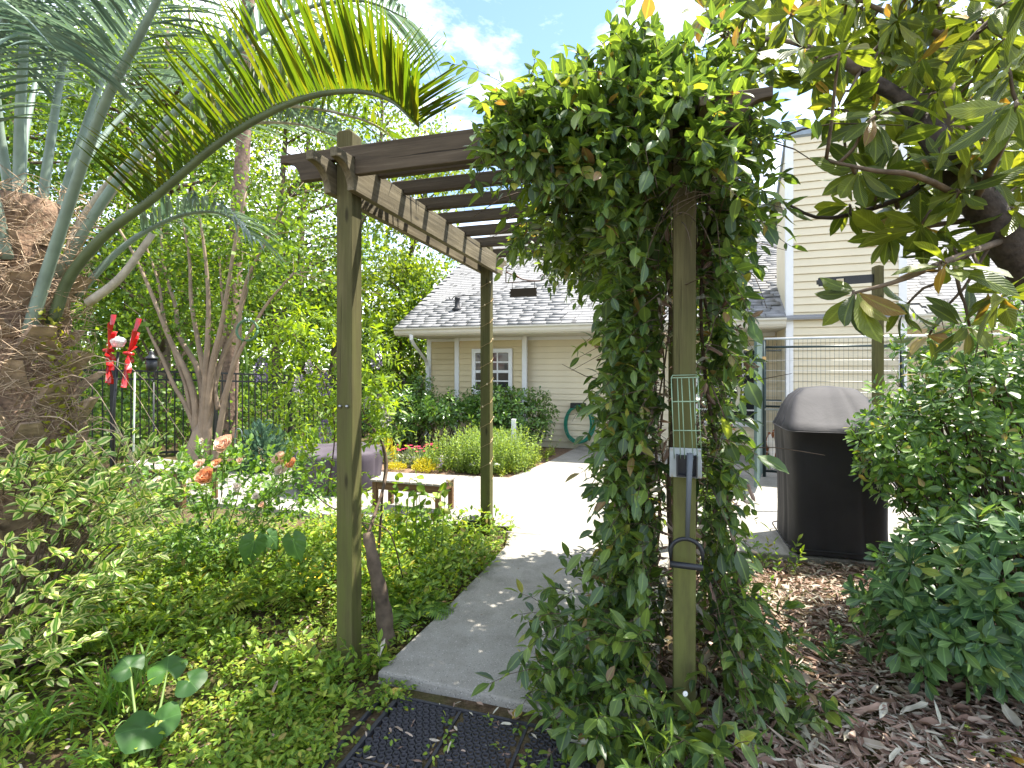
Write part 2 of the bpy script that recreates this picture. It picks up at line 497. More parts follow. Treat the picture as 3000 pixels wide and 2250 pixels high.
# ---- concrete
cm, n_, l_, b_ = newmat('concrete')
pos = n_.new('ShaderNodeNewGeometry').outputs['Position']
k1 = noise(n_, l_, 1.3, 6, pos, 0.6); k2 = noise(n_, l_, 130, 3, pos, 0.6); k3 = noise(n_, l_, 4.5, 7, pos, 0.75)
vo = n_.new('ShaderNodeTexVoronoi'); vo.inputs['Scale'].default_value = 60; l_.new(pos, vo.inputs['Vector'])
c = mixc(n_, l_, mrange(n_, l_, k1.outputs['Fac'], 0.3, 0.7), (0.265, 0.250, 0.218), (0.33, 0.313, 0.278))
c = mixc(n_, l_, mrange(n_, l_, k3.outputs['Fac'], 0.46, 0.70, 0, 0.8), c, (0.185, 0.172, 0.146))
c = mixc(n_, l_, mrange(n_, l_, k2.outputs['Fac'], 0.42, 0.33, 0, 0.85), c, (0.085, 0.08, 0.07))
c = mixc(n_, l_, mrange(n_, l_, vo.outputs['Distance'], 0.22, 0.10, 0, 0.8), c, (0.46, 0.44, 0.40))
l_.new(c, b_.inputs['Base Color']); b_.inputs['Roughness'].default_value = 0.85
b_.inputs['Specular IOR Level'].default_value = 0.25
bump(n_, l_, b_, k2.outputs['Fac'], 0.6, 0.006)
def slab(name, poly, z0, z1, mat, parent, bev=0.012):
    bm = bmesh.new()
    vs_ = [bm.verts.new((x, y, z0)) for x, y in poly]
    f = bm.faces.new(vs_)
    if f.normal.z < 0: f.normal_flip()
    ex = bmesh.ops.extrude_face_region(bm, geom=[f])
    bmesh.ops.translate(bm, vec=(0, 0, z1 - z0), verts=[v for v in ex['geom'] if isinstance(v, bmesh.types.BMVert)])
    bmesh.ops.recalc_face_normals(bm, faces=bm.faces)
    top = [e for e in bm.edges if all(v.co.z > z1 - 1e-5 for v in e.verts)]
    bmesh.ops.bevel(bm, geom=top, offset=bev, segments=2, affect='EDGES', profile=0.6)
    me = bpy.data.meshes.new(name); bm.to_mesh(me); bm.free(); me.materials.append(mat)
    return link(name, me, parent)
patio = thing('patio', 'pale concrete patio and path leading to the house', 'patio', (0, 5, 0)); patio['kind'] = 'structure'
slab('slab', [(-0.64, 2.45), (-0.52, 2.41), (0.1, 2.20), (0.56, 2.06), (1.30, 4.20), (0.9, 4.32), (-0.03, 4.52), (-0.06, 4.15), (-0.22, 3.64), (-0.4, 3.1)], -0.075, 0, cm, patio)
slab('slab', [(-0.024, 4.528), (1.304, 4.208), (2.3, 3.93), (6.4, 2.75), (9.6, 6.0), (9.2, 6.16), (0.20, 7.26), (-0.045, 6.78), (-1.95, 7.2), (-3.7, 7.6), (-4.3, 6.6), (-3.6, 5.62), (-1.9, 5.10)], -0.075, -0.001, cm, patio)
slab('slab', [(0.206, 7.268), (9.22, 6.17), (9.4, 7.0), (1.3, 9.72), (1.2, 9.4), (0.6, 8.03)], -0.075, -0.002, cm, patio)
slab('slab', [(-3.6, 8.55), (-0.6, 8.12), (-0.55, 8.42), (-3.5, 8.9)], -0.075, -0.003, cm, patio)

# ---- materials of the buildings
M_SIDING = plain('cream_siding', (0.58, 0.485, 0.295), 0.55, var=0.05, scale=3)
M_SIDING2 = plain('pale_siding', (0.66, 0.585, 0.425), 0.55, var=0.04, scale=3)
M_TRIM = plain('white_trim', (0.72, 0.725, 0.73), 0.45, var=0.03)
M_GUT = plain('gutter_paint', (0.56, 0.535, 0.46), 0.4, var=0.04)
M_CAP = plain('grey_flashing', (0.22, 0.26, 0.29), 0.45, 0.4)
M_DARK = plain('dark_gap', (0.02, 0.02, 0.02), 0.9)
gl, n_, l_, b_ = newmat('window_glass')
b_.inputs['Base Color'].default_value = (0.022, 0.026, 0.03, 1); b_.inputs['Roughness'].default_value = 0.06
b_.inputs['Specular IOR Level'].default_value = 0.5
M_GLASS = gl
sh, n_, l_, b_ = newmat('shingle')
r = ramp(n_, [(0.215, 0.215, 0.217), (0.23, 0.23, 0.232), (0.25, 0.25, 0.25)]); l_.new(rndval(n_, l_), r.inputs['Fac'])
kk = noise(n_, l_, 120, 3, n_.new('ShaderNodeNewGeometry').outputs['Position'])
l_.new(mixc(n_, l_, mrange(n_, l_, kk.outputs['Fac'], 0.35, 0.65, 0, 0.35), r.outputs['Color'], (0.15, 0.15, 0.15)), b_.inputs['Base Color'])
b_.inputs['Roughness'].default_value = 0.95; b_.inputs['Specular IOR Level'].default_value = 0.1
bump(n_, l_, b_, kk.outputs['Fac'], 0.4, 0.005)
M_SHINGLE = sh

# ---- the house
TH = R(-18.43)
MH = T3(1.5, 9.5, 0) @ Matrix.Rotation(TH, 4, 'Z')
house = bpy.data.objects.new('house', None); house.matrix_basis = MH; COL.objects.link(house)
tag(house, 'cream clapboard house with grey shingle roof behind the patio', 'house')
EXPO = 0.1125
def siding(wall, x0, x1, y, z0, z1, mat):
    'lapped boards, every board a piece'
    prof = [(0, 0.0), (-0.024, 0.0), (-0.023, 0.010), (-0.008, EXPO - 0.009), (0, EXPO - 0.009)]
    L = x1 - x0
    V = [(0, py, pz) for py, pz in prof] + [(L, py, pz) for py, pz in prof]
    F = [tuple(range(4, -1, -1)), tuple(range(5, 10))] + [(i, (i + 1) % 5, (i + 1) % 5 + 5, i + 5) for i in range(5)]
    me = bpy.data.meshes.new('siding_board'); me.from_pydata(V, [], F); me.materials.append(mat)
    z = z0
    while z < z1 - 0.02:
        link('siding_board', me, wall, MH @ T3(x0, y, z)); z += EXPO
def hbox(name, x0, x1, y0, y1, z0, z1, mat, parent=house, bevel=0.0):
    return box(name, x0, x1, y0, y1, z0, z1, mat, parent, MH, bevel)
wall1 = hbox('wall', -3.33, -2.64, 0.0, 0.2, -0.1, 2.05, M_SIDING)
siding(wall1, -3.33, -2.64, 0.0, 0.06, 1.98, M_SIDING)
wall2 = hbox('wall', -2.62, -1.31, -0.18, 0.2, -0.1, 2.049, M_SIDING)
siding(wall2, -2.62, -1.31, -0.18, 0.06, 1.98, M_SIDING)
wall3 = hbox('wall', -1.30, 3.06, 0.002, 0.2, -0.1, 2.048, M_SIDING2)
siding(wall3, -1.30, 3.06, 0.002, 0.06, 1.98, M_SIDING2)
wall4 = hbox('wall', 4.50, 9.5, 0.001, 0.2, -0.1, 2.05, M_SIDING2)
siding(wall4, 4.50, 9.5, 0.001, 0.06, 1.98, M_SIDING2)
hbox('foundation', -3.36, 9.5, 0.02, 0.19, -0.12, 0.055, M_DARK)
for x0, x1, y in ((-3.42, -3.33, -0.03), (-2.71, -2.62, -0.215), (-1.31, -1.22, -0.215)):
    hbox('corner_trim', x0, x1, y, y + 0.05, 0.0, 2.045, M_TRIM)
hbox('bay_return', -1.31, -1.303, -0.165, 0.0, 0.05, 2.046, M_SIDING)
hbox('corner_trim', -1.30, -1.26, -0.02, 0.01, 0.05, 2.044, M_TRIM)
hbox('frieze_trim', -3.34, -2.72, -0.028, -0.002, 1.985, 2.043, M_TRIM)
hbox('frieze_trim', -2.61, -1.32, -0.208, -0.182, 1.985, 2.043, M_TRIM)
hbox('frieze_trim', -1.25, 3.04, -0.026, 0.0, 1.985, 2.043, M_TRIM)
def window(x0, x1, y, z0, z1, rows, cols):
    w = 0.075; y -= 0.018
    f = boxes('window', [(x0, x1, y - 0.045, y - 0.012, z1 - w, z1), (x0, x1, y - 0.05, y - 0.012, z0, z0 + w),
                         (x0, x0 + w, y - 0.044, y - 0.012, z0 + w, z1 - w), (x1 - w, x1, y - 0.044, y - 0.012, z0 + w, z1 - w)], M_TRIM, house, MH)
    ix0, ix1, iz0, iz1 = x0 + w, x1 - w, z0 + w, z1 - w
    pw, ph = (ix1 - ix0) / cols, (iz1 - iz0) / rows
    for i in range(cols):
        for j in range(rows):
            box('pane', ix0 + i * pw + 0.01, ix0 + (i + 1) * pw - 0.01, y - 0.02, y - 0.017, iz0 + j * ph + 0.01, iz0 + (j + 1) * ph - 0.01, M_GLASS, f, MH)
    for i in range(1, cols): box('muntin', ix0 + i * pw - 0.012, ix0 + i * pw + 0.012, y - 0.034, y - 0.016, iz0, iz1, M_TRIM, f, MH)
    for j in range(1, rows):
        h = 0.026 if j * 2 == rows else 0.012
        box('muntin', ix0, ix1, y - 0.037, y - 0.0155, iz0 + j * ph - h, iz0 + j * ph + h, M_TRIM, f, MH)
window(-2.33, -1.50, -0.18, 0.94, 1.82, 4, 3)
window(1.75, 2.86, 0.002, 0.46, 1.82, 6, 4)
# soffit, gutter, downspout
so = hbox('soffit', -3.50, 9.5, -0.96, 0.25, 2.05, 2.075, M_TRIM)
for k in range(60):
    if k * 0.2 - 3.45 < 3.0: box('soffit_panel', -3.46 + k * 0.2, -3.275 + k * 0.2, -0.95, 0.0, 2.044, 2.0495, M_GUT, so, MH)
GP = [(-0.985, 2.055), (-1.04, 2.062), (-1.065, 2.10), (-1.072, 2.14), (-1.10, 2.165), (-1.10, 2.19), (-1.085, 2.19), (-1.085, 2.175), (-0.985, 2.175)]
def gut(x0, x1):
    V = [(x0, y, z) for y, z in GP] + [(x1, y, z) for y, z in GP]; n = len(GP)
    F = [tuple(range(n)), tuple(range(2 * n - 1, n - 1, -1))] + [((i + 1) % n, i, i + n, (i + 1) % n + n) for i in range(n)]
    return pyd('gutter', V, F, M_GUT, house, MH)
gut(-3.56, 3.03); gut(4.54, 9.5)
hbox('fascia', -3.53, 3.03, -0.985, -0.962, 2.051, 2.19, M_TRIM)
hbox('fascia', 4.54, 9.5, -0.985, -0.962, 2.051, 2.19, M_TRIM)
ds = Blob()
ds.tube([(-3.22, -1.03, 2.07), (-3.22, -1.03, 1.99), (-3.24, -0.90, 1.90), (-3.36, -0.18, 1.60), (-3.37, -0.10, 1.5), (-3.37, -0.10, 0.12), (-3.37, -0.22, 0.02)], 0.042, 0.042, 4)
o = ds.build('downspout', M_TRIM, None, smooth=False); o.matrix_basis = MH; par(o, house)
# roof: deck, gable wall, and lapped shingles
YE, ZE, YR, ZR = -1.08, 2.185, 4.5, 5.49
dy, dz = YR - YE, ZR - ZE; SL = math.hypot(dy, dz); sy, sz = dy / SL, dz / SL
X0, X1 = -3.56, 10.0
roof = pyd('roof', [(X0, YE, ZE), (X1, YE, ZE), (X1, YR, ZR), (X0, YR, ZR), (X0, 2 * YR - YE, ZE), (X1, 2 * YR - YE, ZE),
                    (X0, YE, ZE - .03), (X1, YE, ZE - .03), (X1, YR, ZR - .04), (X0, YR, ZR - .04), (X0, 2 * YR - YE, ZE - .03), (X1, 2 * YR - YE, ZE - .03)],
           [(0, 1, 2, 3), (3, 2, 5, 4), (6, 9, 8, 7), (9, 10, 11, 8), (0, 6, 7, 1), (0, 3, 9, 6), (3, 4, 10, 9), (1, 7, 8, 2), (2, 8, 11, 5), (4, 5, 11, 10)], M_SHINGLE, house, MH)
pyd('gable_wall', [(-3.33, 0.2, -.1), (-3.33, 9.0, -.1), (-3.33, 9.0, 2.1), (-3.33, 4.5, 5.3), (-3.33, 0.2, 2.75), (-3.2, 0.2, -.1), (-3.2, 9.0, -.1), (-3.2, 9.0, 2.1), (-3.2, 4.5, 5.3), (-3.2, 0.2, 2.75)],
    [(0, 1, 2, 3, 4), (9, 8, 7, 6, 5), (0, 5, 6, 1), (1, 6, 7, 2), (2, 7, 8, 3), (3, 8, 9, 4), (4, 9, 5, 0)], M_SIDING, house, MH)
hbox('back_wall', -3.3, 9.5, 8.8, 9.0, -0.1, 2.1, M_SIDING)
for s in (1, -1):
    pass
EX, SW = 0.108, 0.26
sv = Tmpl(boxv(0.004, SW - 0.004, 0, EX + 0.03, 0.0, 0.011), [t for f in BOXF for t in ((f[0], f[1], f[2]), (f[0], f[2], f[3]))], [(0, 0)] * 8)
Rm0 = np.array([[1, 0, 0], [0, sy, -sz], [0, sz, sy]])
rows, items = int(SL / EX), []
for r_ in range(rows):
    x = X0 - (0.13 * r_ % SW)
    while x < X1:
        s_ = r_ * EX
        yy = YE + sy * s_; zz = ZE + sz * s_
        if x > X0 - 0.02 and not (3.03 < x + SW and x < 4.55 and yy < -0.45): items.append((x, yy, zz, r_))
        x += SW * (1.0 if random.random() < 0.75 else 0.66)
items = np.array(items)
tilt = np.array([[1, 0, 0], [0, math.cos(-0.06), -math.sin(-0.06)], [0, math.sin(-0.06), math.cos(-0.06)]])
Rs = Rm0 @ tilt
hm = np.array([[MH[i][j] for j in range(3)] for i in range(3)]); ht = np.array([MH[i][3] for i in range(3)])
OW = items[:, :3] @ hm.T + ht + (hm @ Rm0 @ np.array([0, 0, 0.013]))
RW = hm @ Rs
u_, v_, ok_ = in_view(OW)
scr = np.where(ok_ & (u_ < 1790) | ok_ & (u_ > 2150) & (u_ < 2300), OW[:, 1] + 0.1 * OW[:, 0] * 0, 1e6)
hid = (u_ > 1640) & (u_ < 2150)
scr = np.where(hid, 1e6, scr)
best = np.argsort(scr)[:300]
me = sv.mesh(M_SHINGLE, 'shingle')
for i in best:
    jx = random.uniform(0.98, 1.0)
    link('shingle', me, roof, axes(OW[i], RW[:, 0] * jx, RW[:, 1], RW[:, 2] * random.uniform(0.8, 1.5)))
rest = np.ones(len(items), bool); rest[best] = False
sb = Blob(); sb.add(sv, np.repeat(RW[None], rest.sum(), 0), np.ones(rest.sum()), OW[rest])
sb.build('shingle_field', M_SHINGLE, roof, 'stuff', smooth=False)
# plumbing vent on the roof
def onroof(x, s_): return MH @ T3(x, YE + sy * s_, ZE + sz * s_)
vt = lathe('roof_vent', [(0.10, -0.03), (0.10, 0.03), (0.05, 0.06), (0.045, 0.2), (0.055, 0.22), (0.05, 0.25)], plain('vent_rubber', (0.02, 0.02, 0.022), 0.6), house, onroof(-2.55, 0.75), 12)
# chimney chase
ch = pyd('chimney', [(3.05, -0.987, -.05), (4.52, -0.987, -.05), (4.52, -0.1, -.05), (3.05, -0.1, -.05), (3.05, -0.987, 4.90), (4.52, -0.987, 4.90), (4.52, -0.1, 4.1), (3.05, -0.1, 4.1)], BOXF, M_SIDING2, house, MH)
siding(ch, 3.13, 4.44, -0.988, 0.02, 4.84, M_SIDING2)
for x0, x1 in ((3.035, 3.13), (4.44, 4.535)):
    box('corner_trim', x0, x1, -1.012, -0.985, 0.0, 4.88, M_TRIM, ch, MH)
box('corner_trim', 3.036, 3.05, -0.985, -0.9, 0.0, 4.82, M_TRIM, ch, MH)
pyd('chimney_cap', [(3.02, -1.03, 4.87), (4.55, -1.03, 4.87), (4.55, -0.08, 4.07), (3.02, -0.08, 4.07), (3.02, -1.03, 4.99), (4.55, -1.03, 4.99), (4.55, -0.08, 4.16), (3.02, -0.08, 4.16)], BOXF, M_CAP, ch, MH)

# ================================================================== PERGOLA
M_POST = woodmat('post_wood', (0.056, 0.047, 0.021), (0.122, 0.106, 0.047), (0.20, 0.178, 0.092), green=(0.095, 0.104, 0.028), gz=(2.7, 0.3))
M_POSTG = woodmat('mossy_post_wood', (0.05, 0.042, 0.021), (0.108, 0.096, 0.043), (0.165, 0.152, 0.073), green=(0.13, 0.14, 0.042), gz=(1.9, 0.9))
M_BEAM = woodmat('beam_wood', (0.09, 0.074, 0.046), (0.205, 0.175, 0.115), (0.32, 0.28, 0.20))
M_RAFT = woodmat('rafter_wood', (0.045, 0.034, 0.024), (0.12, 0.092, 0.064), (0.21, 0.17, 0.12))
M_STEEL = plain('bolt_steel', (0.35, 0.35, 0.36), 0.35, 0.9)
M_IRON = plain('black_iron', (0.014, 0.015, 0.017), 0.45)
TP = R(16.5)
pa = np.array([math.cos(TP), -math.sin(TP), 0]); pb = np.array([math.sin(TP), math.cos(TP), 0])
PO = np.array([-0.82, 2.58, 0])
ZA = np.array([0, 0, 1.0])
def PG(s, t, z): return PO + pa * s + pb * t + ZA * z
pergola = thing('pergola', 'weathered wooden pergola with curved rafter tails over the path', 'pergola', PG(0.8, 1.0, 0), rz=-TP)
def post(s, t, top, mat, w=0.0445):
    # local x runs up the post
    prof = [(-0.08, -w), (top - 0.012, -w), (top, -w + 0.012), (top, w - 0.012), (top - 0.012, w), (-0.08, w)]
    return prism('post', prof, -w, w, mat, pergola, axes(PG(s, t, 0), ZA, pb, -pa), bevel=0.004)
post1 = post(0, 0, 2.63, M_POST); post2 = post(1.6, 0, 2.62, M_POSTG); post3 = post(0, 2.09, 2.6, M_POST); post4 = post(1.6, 2.09, 2.6, M_POST)
def tails(L0, L1, z0, z1, notch=()):
    'beam profile with a hollow quarter round cut under each end'
    h = z1 - z0; r = h * 0.72; k = 8
    up = z1 - h * 0.28
    pr = [(L0, z1), (L0, up)]
    for i in range(k + 1):
        a = math.pi / 2 * i / k
        pr.append((L0 + 0.02 + r * math.sin(a), up - r * (1 - math.cos(a))) if i else (L0 + 0.02, up))
    cur = pr[-1][0]
    for n0, n1, nz in notch: pr += [(n0, z0), (n0, nz), (n1, nz), (n1, z0)]
    for i in range(k, -1, -1):
        a = math.pi / 2 * i / k
        pr.append((L1 - 0.02 - r * math.sin(a), up - r * (1 - math.cos(a))))
    pr += [(L1, up), (L1, z1)]
    return pr
for s in (-0.0655, 0.0655, 1.6 - 0.0655, 1.6 + 0.0655):
    prism('beam', tails(-0.22, 2.43, 2.31, 2.468), -0.019, 0.019, M_BEAM, pergola, axes(PG(s, 0, 0), pb, -pa, ZA), bevel=0.0025)
RT = (-0.066, 0.145, 0.42, 0.72, 1.04, 1.38, 1.72, 2.155)
for i, t in enumerate(RT):
    nt = [(-0.088, 0.088, 2.47), (1.6 - 0.088, 1.6 + 0.088, 2.47)]
    dzr = random.uniform(-0.006, 0.008)
    prism('rafter', tails(-0.34 + random.uniform(-.02, .02), 1.92, (2.392 if i == 0 else 2.447) + dzr, (2.532 if i == 0 else 2.522) + dzr, nt), -0.019, 0.019, M_RAFT, pergola, axes(PG(0, t, 0), pa, pb, ZA), bevel=0.0025)
for s in (-0.02, 0.02):
    lathe('bolt', [(0.009, 0), (0.009, 0.006), (0.006, 0.012)], M_STEEL, pergola, axes(PG(s, -0.0445, 1.26), pa, ZA, -pb), 8)

# ---- lights wound round the back post
string = thing('string_lights', 'thin wire of tiny glass bulbs wound round the far left pergola post', 'string lights', PG(0, 2.09, 0.4))
sp = []
for k in range(0, 11 * 16 + 1):
    a = k / 16 * 2 * math.pi; z = 0.45 + k / 16 * 0.178
    c_, s_ = math.cos(a), math.sin(a); m = 0.0485 / max(abs(c_), abs(s_))
    sp.append(PG(c_ * m, 2.09 + s_ * m, z))
bl = Blob(); bl.tube(sp, 0.0018, 0.0018, 4); bl.build('wire', plain('copper_wire', (0.42, 0.30, 0.16), 0.4, 0.7), string)
M_BULB = plain('bulb_glass', (0.75, 0.62, 0.42), 0.15, spec=0.8)
for k in range(5, len(sp), 9):
    lathe('bulb', [(0.001, -0.009), (0.006, -0.004), (0.006, 0.004), (0.001, 0.010)], M_BULB, string, T3(*sp[k]), 8)

# ---- scroll bracket and hanging sign at the far end of the beam
br = thing('sign_bracket', 'twisted iron scroll bracket at the far end of the pergola beam', 'bracket', PG(0.0655, 2.43, 2.3))
E = PG(0.0655, 2.445, 0)
bb = Blob()
bb.tube(curve([E + [0.0, 0, 2.46], E + [0.02, -0.01, 2.475], E + [0.045, -0.015, 2.45], E + [0.03, -0.01, 2.425], E + [0.008, 0, 2.40], E + [0.004, 0, 2.27]], 20), 0.005, 0.005, 5)
bb.tube([E + [0.004, 0, 2.265], E + [0.33, -0.10, 2.265]], 0.005, 0.005, 5)
bb.tube(curve([E + [0.004, 0, 2.37], E + [0.10, -0.03, 2.32], E + [0.2, -0.06, 2.28], E + [0.33, -0.1, 2.27], E + [0.37, -0.11, 2.295], E + [0.35, -0.105, 2.325], E + [0.325, -0.1, 2.31]], 26), 0.006, 0.005, 5)
bb.tube(curve([E + [0.10, -0.03, 2.33], E + [0.125, -0.037, 2.31], E + [0.15, -0.045, 2.30]], 5), 0.012, 0.004, 5)
bb.build('scroll', plain('rusty_iron', (0.09, 0.045, 0.025), 0.6, 0.4), br)
sg = thing('hanging_sign', 'blank dark wooden sign hanging from the scroll bracket', 'sign', E + [0.15, -0.05, 2.1])
sx_, sw_ = E + [0.17, -0.052, 0], 0.135
V, F = [], []
zz0, zz1 = 2.125, 2.205
jag = [(-sw_, zz0), (-sw_ + .01, zz0 + .02), (-sw_, zz0 + .04), (-sw_ + .012, zz0 + .06), (-sw_ + .003, zz1), (sw_, zz1), (sw_ - .012, zz1 - .02), (sw_, zz1 - .04), (sw_ - .008, zz1 - .06), (sw_, zz0)]
prism('board', jag[::-1], -0.008, 0.008, plain('sign_wood', (0.055, 0.042, 0.03), 0.8), sg, axes(sx_, nrm([0.957, -0.29, 0]), nrm([0.29, 0.957, 0]), ZA))
for q in (-0.11, 0.11):
    b2 = Blob(); c0 = sx_ + nrm([0.957, -0.29, 0]) * q
    b2.tube([c0 + [0, 0, 2.2], c0 + [0, 0, 2.27]], 0.003, 0.003, 4); b2.build('hanger', M_IRON, sg)
# ---- rod on the far post
rd = Blob(); q0 = PG(-0.045, 2.09, 0)
rd.tube(curve([q0 + [0, 0, 2.105], q0 + [-0.2, 0.02, 2.10], q0 + [-0.25, 0.02, 2.095], q0 + [-0.28, 0.02, 2.06], q0 + [-0.30, 0.02, 2.09]], 14), 0.005, 0.004, 5)
tag(rd.build('plant_hook', M_IRON), 'slim black plant hook reaching out from the far left pergola post', 'hook')

# ---- yard scoop hung on the near right post
M_WIREG = plain('green_coated_wire', (0.28, 0.40, 0.27), 0.45)
M_PLATE = plain('grey_plastic', (0.36, 0.40, 0.40), 0.5)
M_BLKPL = plain('black_plastic', (0.018, 0.02, 0.024), 0.4, bmp=0.1)
MP2 = axes(PG(1.6, -0.0465, 0), pa, pb, ZA)
pl = thing('hook_plate', 'grey plastic plate with black hook box screwed to near right post', 'hook plate', PG(1.6, -0.05, 1.0))
box('plate', -0.058, 0.066, -0.006, 0.0, 1.005, 1.125, M_PLATE, pl, MP2, 0.002)
boxes('hook_box', [(-0.032, 0.047, -0.06, -0.007, 1.018, 1.024), (-0.032, -0.026, -0.06, -0.007, 1.024, 1.10), (0.041, 0.047, -0.06, -0.007, 1.024, 1.10), (-0.026, 0.041, -0.0205, -0.0075, 1.024, 1.098)], M_BLKPL, pl, MP2)
for x, z in ((-0.05, 1.012), (0.058, 1.012), (-0.05, 1.117), (0.058, 1.117)):
    box('screw', x - 0.004, x + 0.004, -0.009, -0.0065, z - 0.004, z + 0.004, M_STEEL, pl, MP2)
scp = thing('yard_scoop', 'green wire scoop with long black D handle hanging on near right post', 'scoop', PG(1.6, -0.06, 0.7))
wb = Blob()
def q2(x, y, z): return PG(1.6, -0.0465, 0) + pa * x + pb * y + ZA * z
for x in (-0.052, -0.028, -0.012, 0.02, 0.036, 0.052):
    wb.tube([q2(x + 0.012, -0.03, 1.085), q2(x - 0.004 * (x > 0), -0.05 if abs(x) > 0.04 else -0.022, 1.41)], 0.0019, 0.0019, 4)
for z, k in ((1.41, 0), (1.315, 0.004), (1.20, 0.009)):
    wb.tube([q2(-0.052 + k, -0.05, z), q2(0.05 + k, -0.05, z + 0.003)], 0.0024, 0.0024, 4)
wb.tube([q2(-0.052, -0.05, 1.41), q2(-0.046, -0.015, 1.42), q2(0.046, -0.015, 1.422), q2(0.052, -0.05, 1.413)], 0.002, 0.002, 4)
wb.build('wire_head', M_WIREG, scp)
hb = Blob(); hb.tube([q2(0.018, -0.075, 1.115), q2(0.014, -0.078, 1.0), q2(0.008, -0.075, 0.785)], 0.013, 0.0085, 8)
hb.build('handle', plain('grey_rod', (0.10, 0.115, 0.13), 0.5), scp)
db = Blob(); arc = []
for k in range(13):
    a = math.pi * k / 12
    arc.append(q2(0.004 + 0.06 * math.cos(a), -0.075, 0.725 + 0.055 * math.sin(a)))
arc = [q2(0.064, -0.075, 0.672)] + arc + [q2(-0.056, -0.075, 0.672)]
db.tube(arc, 0.0085, 0.0085, 7); db.tube([q2(-0.058, -0.075, 0.675), q2(0.066, -0.075, 0.672)], 0.013, 0.013, 8)
db.build('grip', M_BLKPL, scp)

# ================================================================== FURNITURE AND COVERS
M_BENCH = woodmat('bench_wood', (0.10, 0.055, 0.028), (0.19, 0.11, 0.055), (0.26, 0.165, 0.085))
M_BTOP = woodmat('bench_top_wood', (0.26, 0.23, 0.19), (0.38, 0.345, 0.30), (0.46, 0.43, 0.38))
def bench(name, label, fr, ang, L, W, H, slats):
    a_ = np.array([math.cos(ang), -math.sin(ang), 0]); b_ = np.array([math.sin(ang), math.cos(ang), 0])
    t = thing(name, label, 'bench', fr)
    M = axes(fr, -a_, b_, ZA)       # local x to the left, y away, z up
    for x in (0.03, L - 0.03):
        for y in (0.03, W - 0.03):
            box('leg', x - 0.024, x + 0.024, y - 0.024, y + 0.024, 0, H - 0.022, M_BENCH, t, M, 0.003)
    z0, z1 = H - 0.10, H - 0.021
    box('apron', 0.056, L - 0.056, 0.012, 0.034, z0, z1, M_BENCH, t, M); box('apron', 0.056, L - 0.056, W - 0.034, W - 0.012, z0, z1, M_BENCH, t, M)
    box('apron', 0.012, 0.034, 0.056, W - 0.056, z0, z1, M_BENCH, t, M); box('apron', L - 0.034, L - 0.012, 0.056, W - 0.056, z0, z1, M_BENCH, t, M)
    w = (L + 0.02) / slats
    for k in range(slats):
        x = -0.01 + k * w
        Ms = M @ T3(x + w / 2, 0, H - 0.02) @ Matrix.Rotation(R(90), 4, 'Z')
        box('slat', -0.012, W + 0.012, -w / 2 + 0.004, w / 2 - 0.004, 0, 0.02, M_BTOP, t, Ms, 0.002)
    return t
bench('slatted_bench', 'low wooden slatted bench on the sunny patio between the left posts', np.array([-0.70, 4.95, 0.0]), R(17.5), 0.76, 0.36, 0.325, 10)
bench('slatted_bench', 'long low wooden bench in front of the crepe myrtle', np.array([-3.45, 5.35, -0.02]), R(24), 1.15, 0.42, 0.38, 13)

def cover(name, label, cat, loc, rz, rings, mat, n=64, folds=0.02, seed=0, sq=4.0, deep=0):
    'fabric draped over a form: rounded rings with hanging folds'
    rs = np.random.default_rng(seed)
    ph = rs.uniform(0, 6.3, 8); am = rs.uniform(0.3, 1, 8); fr_ = rs.integers(3, 17, 8)
    V, F = [], []
    for i, (z, cx, cy, hx, hy, ff) in enumerate(rings):
        for k in range(n):
            a = 2 * math.pi * k / n
            c, s = math.cos(a), math.sin(a)
            m = (abs(c) ** sq + abs(s) ** sq) ** (-1 / sq)
            w = sum(am[j] * math.sin(fr_[j] * a + ph[j] + z * (1 + j % 3) * 1.5) for j in range(8)) / 3
            m *= 1 + folds * ff * w
            if deep:                       # pleats that run down from the top edge
                fz = max(0.0, math.sin(a * deep + 2.2 * math.sin(a * 2 + ph[1]) + z * 1.2)) ** 3
                m *= 1 - 0.045 * fz * min(1.0, ff + 0.3)
            V.append((cx + hx * m * c, cy + hy * m * s, z + 0.012 * ff * math.sin(5 * a + ph[0]) * (i > 0)))
    for i in range(len(rings) - 1):
        for k in range(n): F.append((i * n + k, i * n + (k + 1) % n, (i + 1) * n + (k + 1) % n, (i + 1) * n + k))
    z, cx, cy, *_ = rings[-1]
    V.append((cx, cy, z + 0.01)); m = len(V) - 1
    for k in range(n): F.append(((len(rings) - 1) * n + k, (len(rings) - 1) * n + (k + 1) % n, m))
    t = thing(name, label, cat, loc, rz=rz)
    o = pyd('fabric', V, F, mat, t, t.matrix_basis.copy(), smooth=True)
    return t
def fabric(name, c1, c2, rough=0.75):
    m, n, l, b = newmat(name); v = objco(n, l)
    k = noise(n, l, 3.0, 4, v, 0.5, 0.4); k2 = noise(n, l, 90, 2, v)
    l.new(mixc(n, l, mrange(n, l, k.outputs['Fac'], 0.35, 0.65), c1, c2), b.inputs['Base Color'])
    b.inputs['Roughness'].default_value = rough
    sm = n.new('ShaderNodeMath'); sm.operation = 'MULTIPLY_ADD'; sm.inputs[1].default_value = 0.05
    l.new(k2.outputs['Fac'], sm.inputs[0]); l.new(k.outputs['Fac'], sm.inputs[2])
    bump(n, l, b, sm.outputs[0], 0.22, 0.05)
    return m
M_GRILL = fabric('black_cover', (0.013, 0.0122, 0.0155), (0.023, 0.0215, 0.026))
M_PIT = fabric('purple_grey_cover', (0.045, 0.034, 0.046), (0.075, 0.06, 0.078))
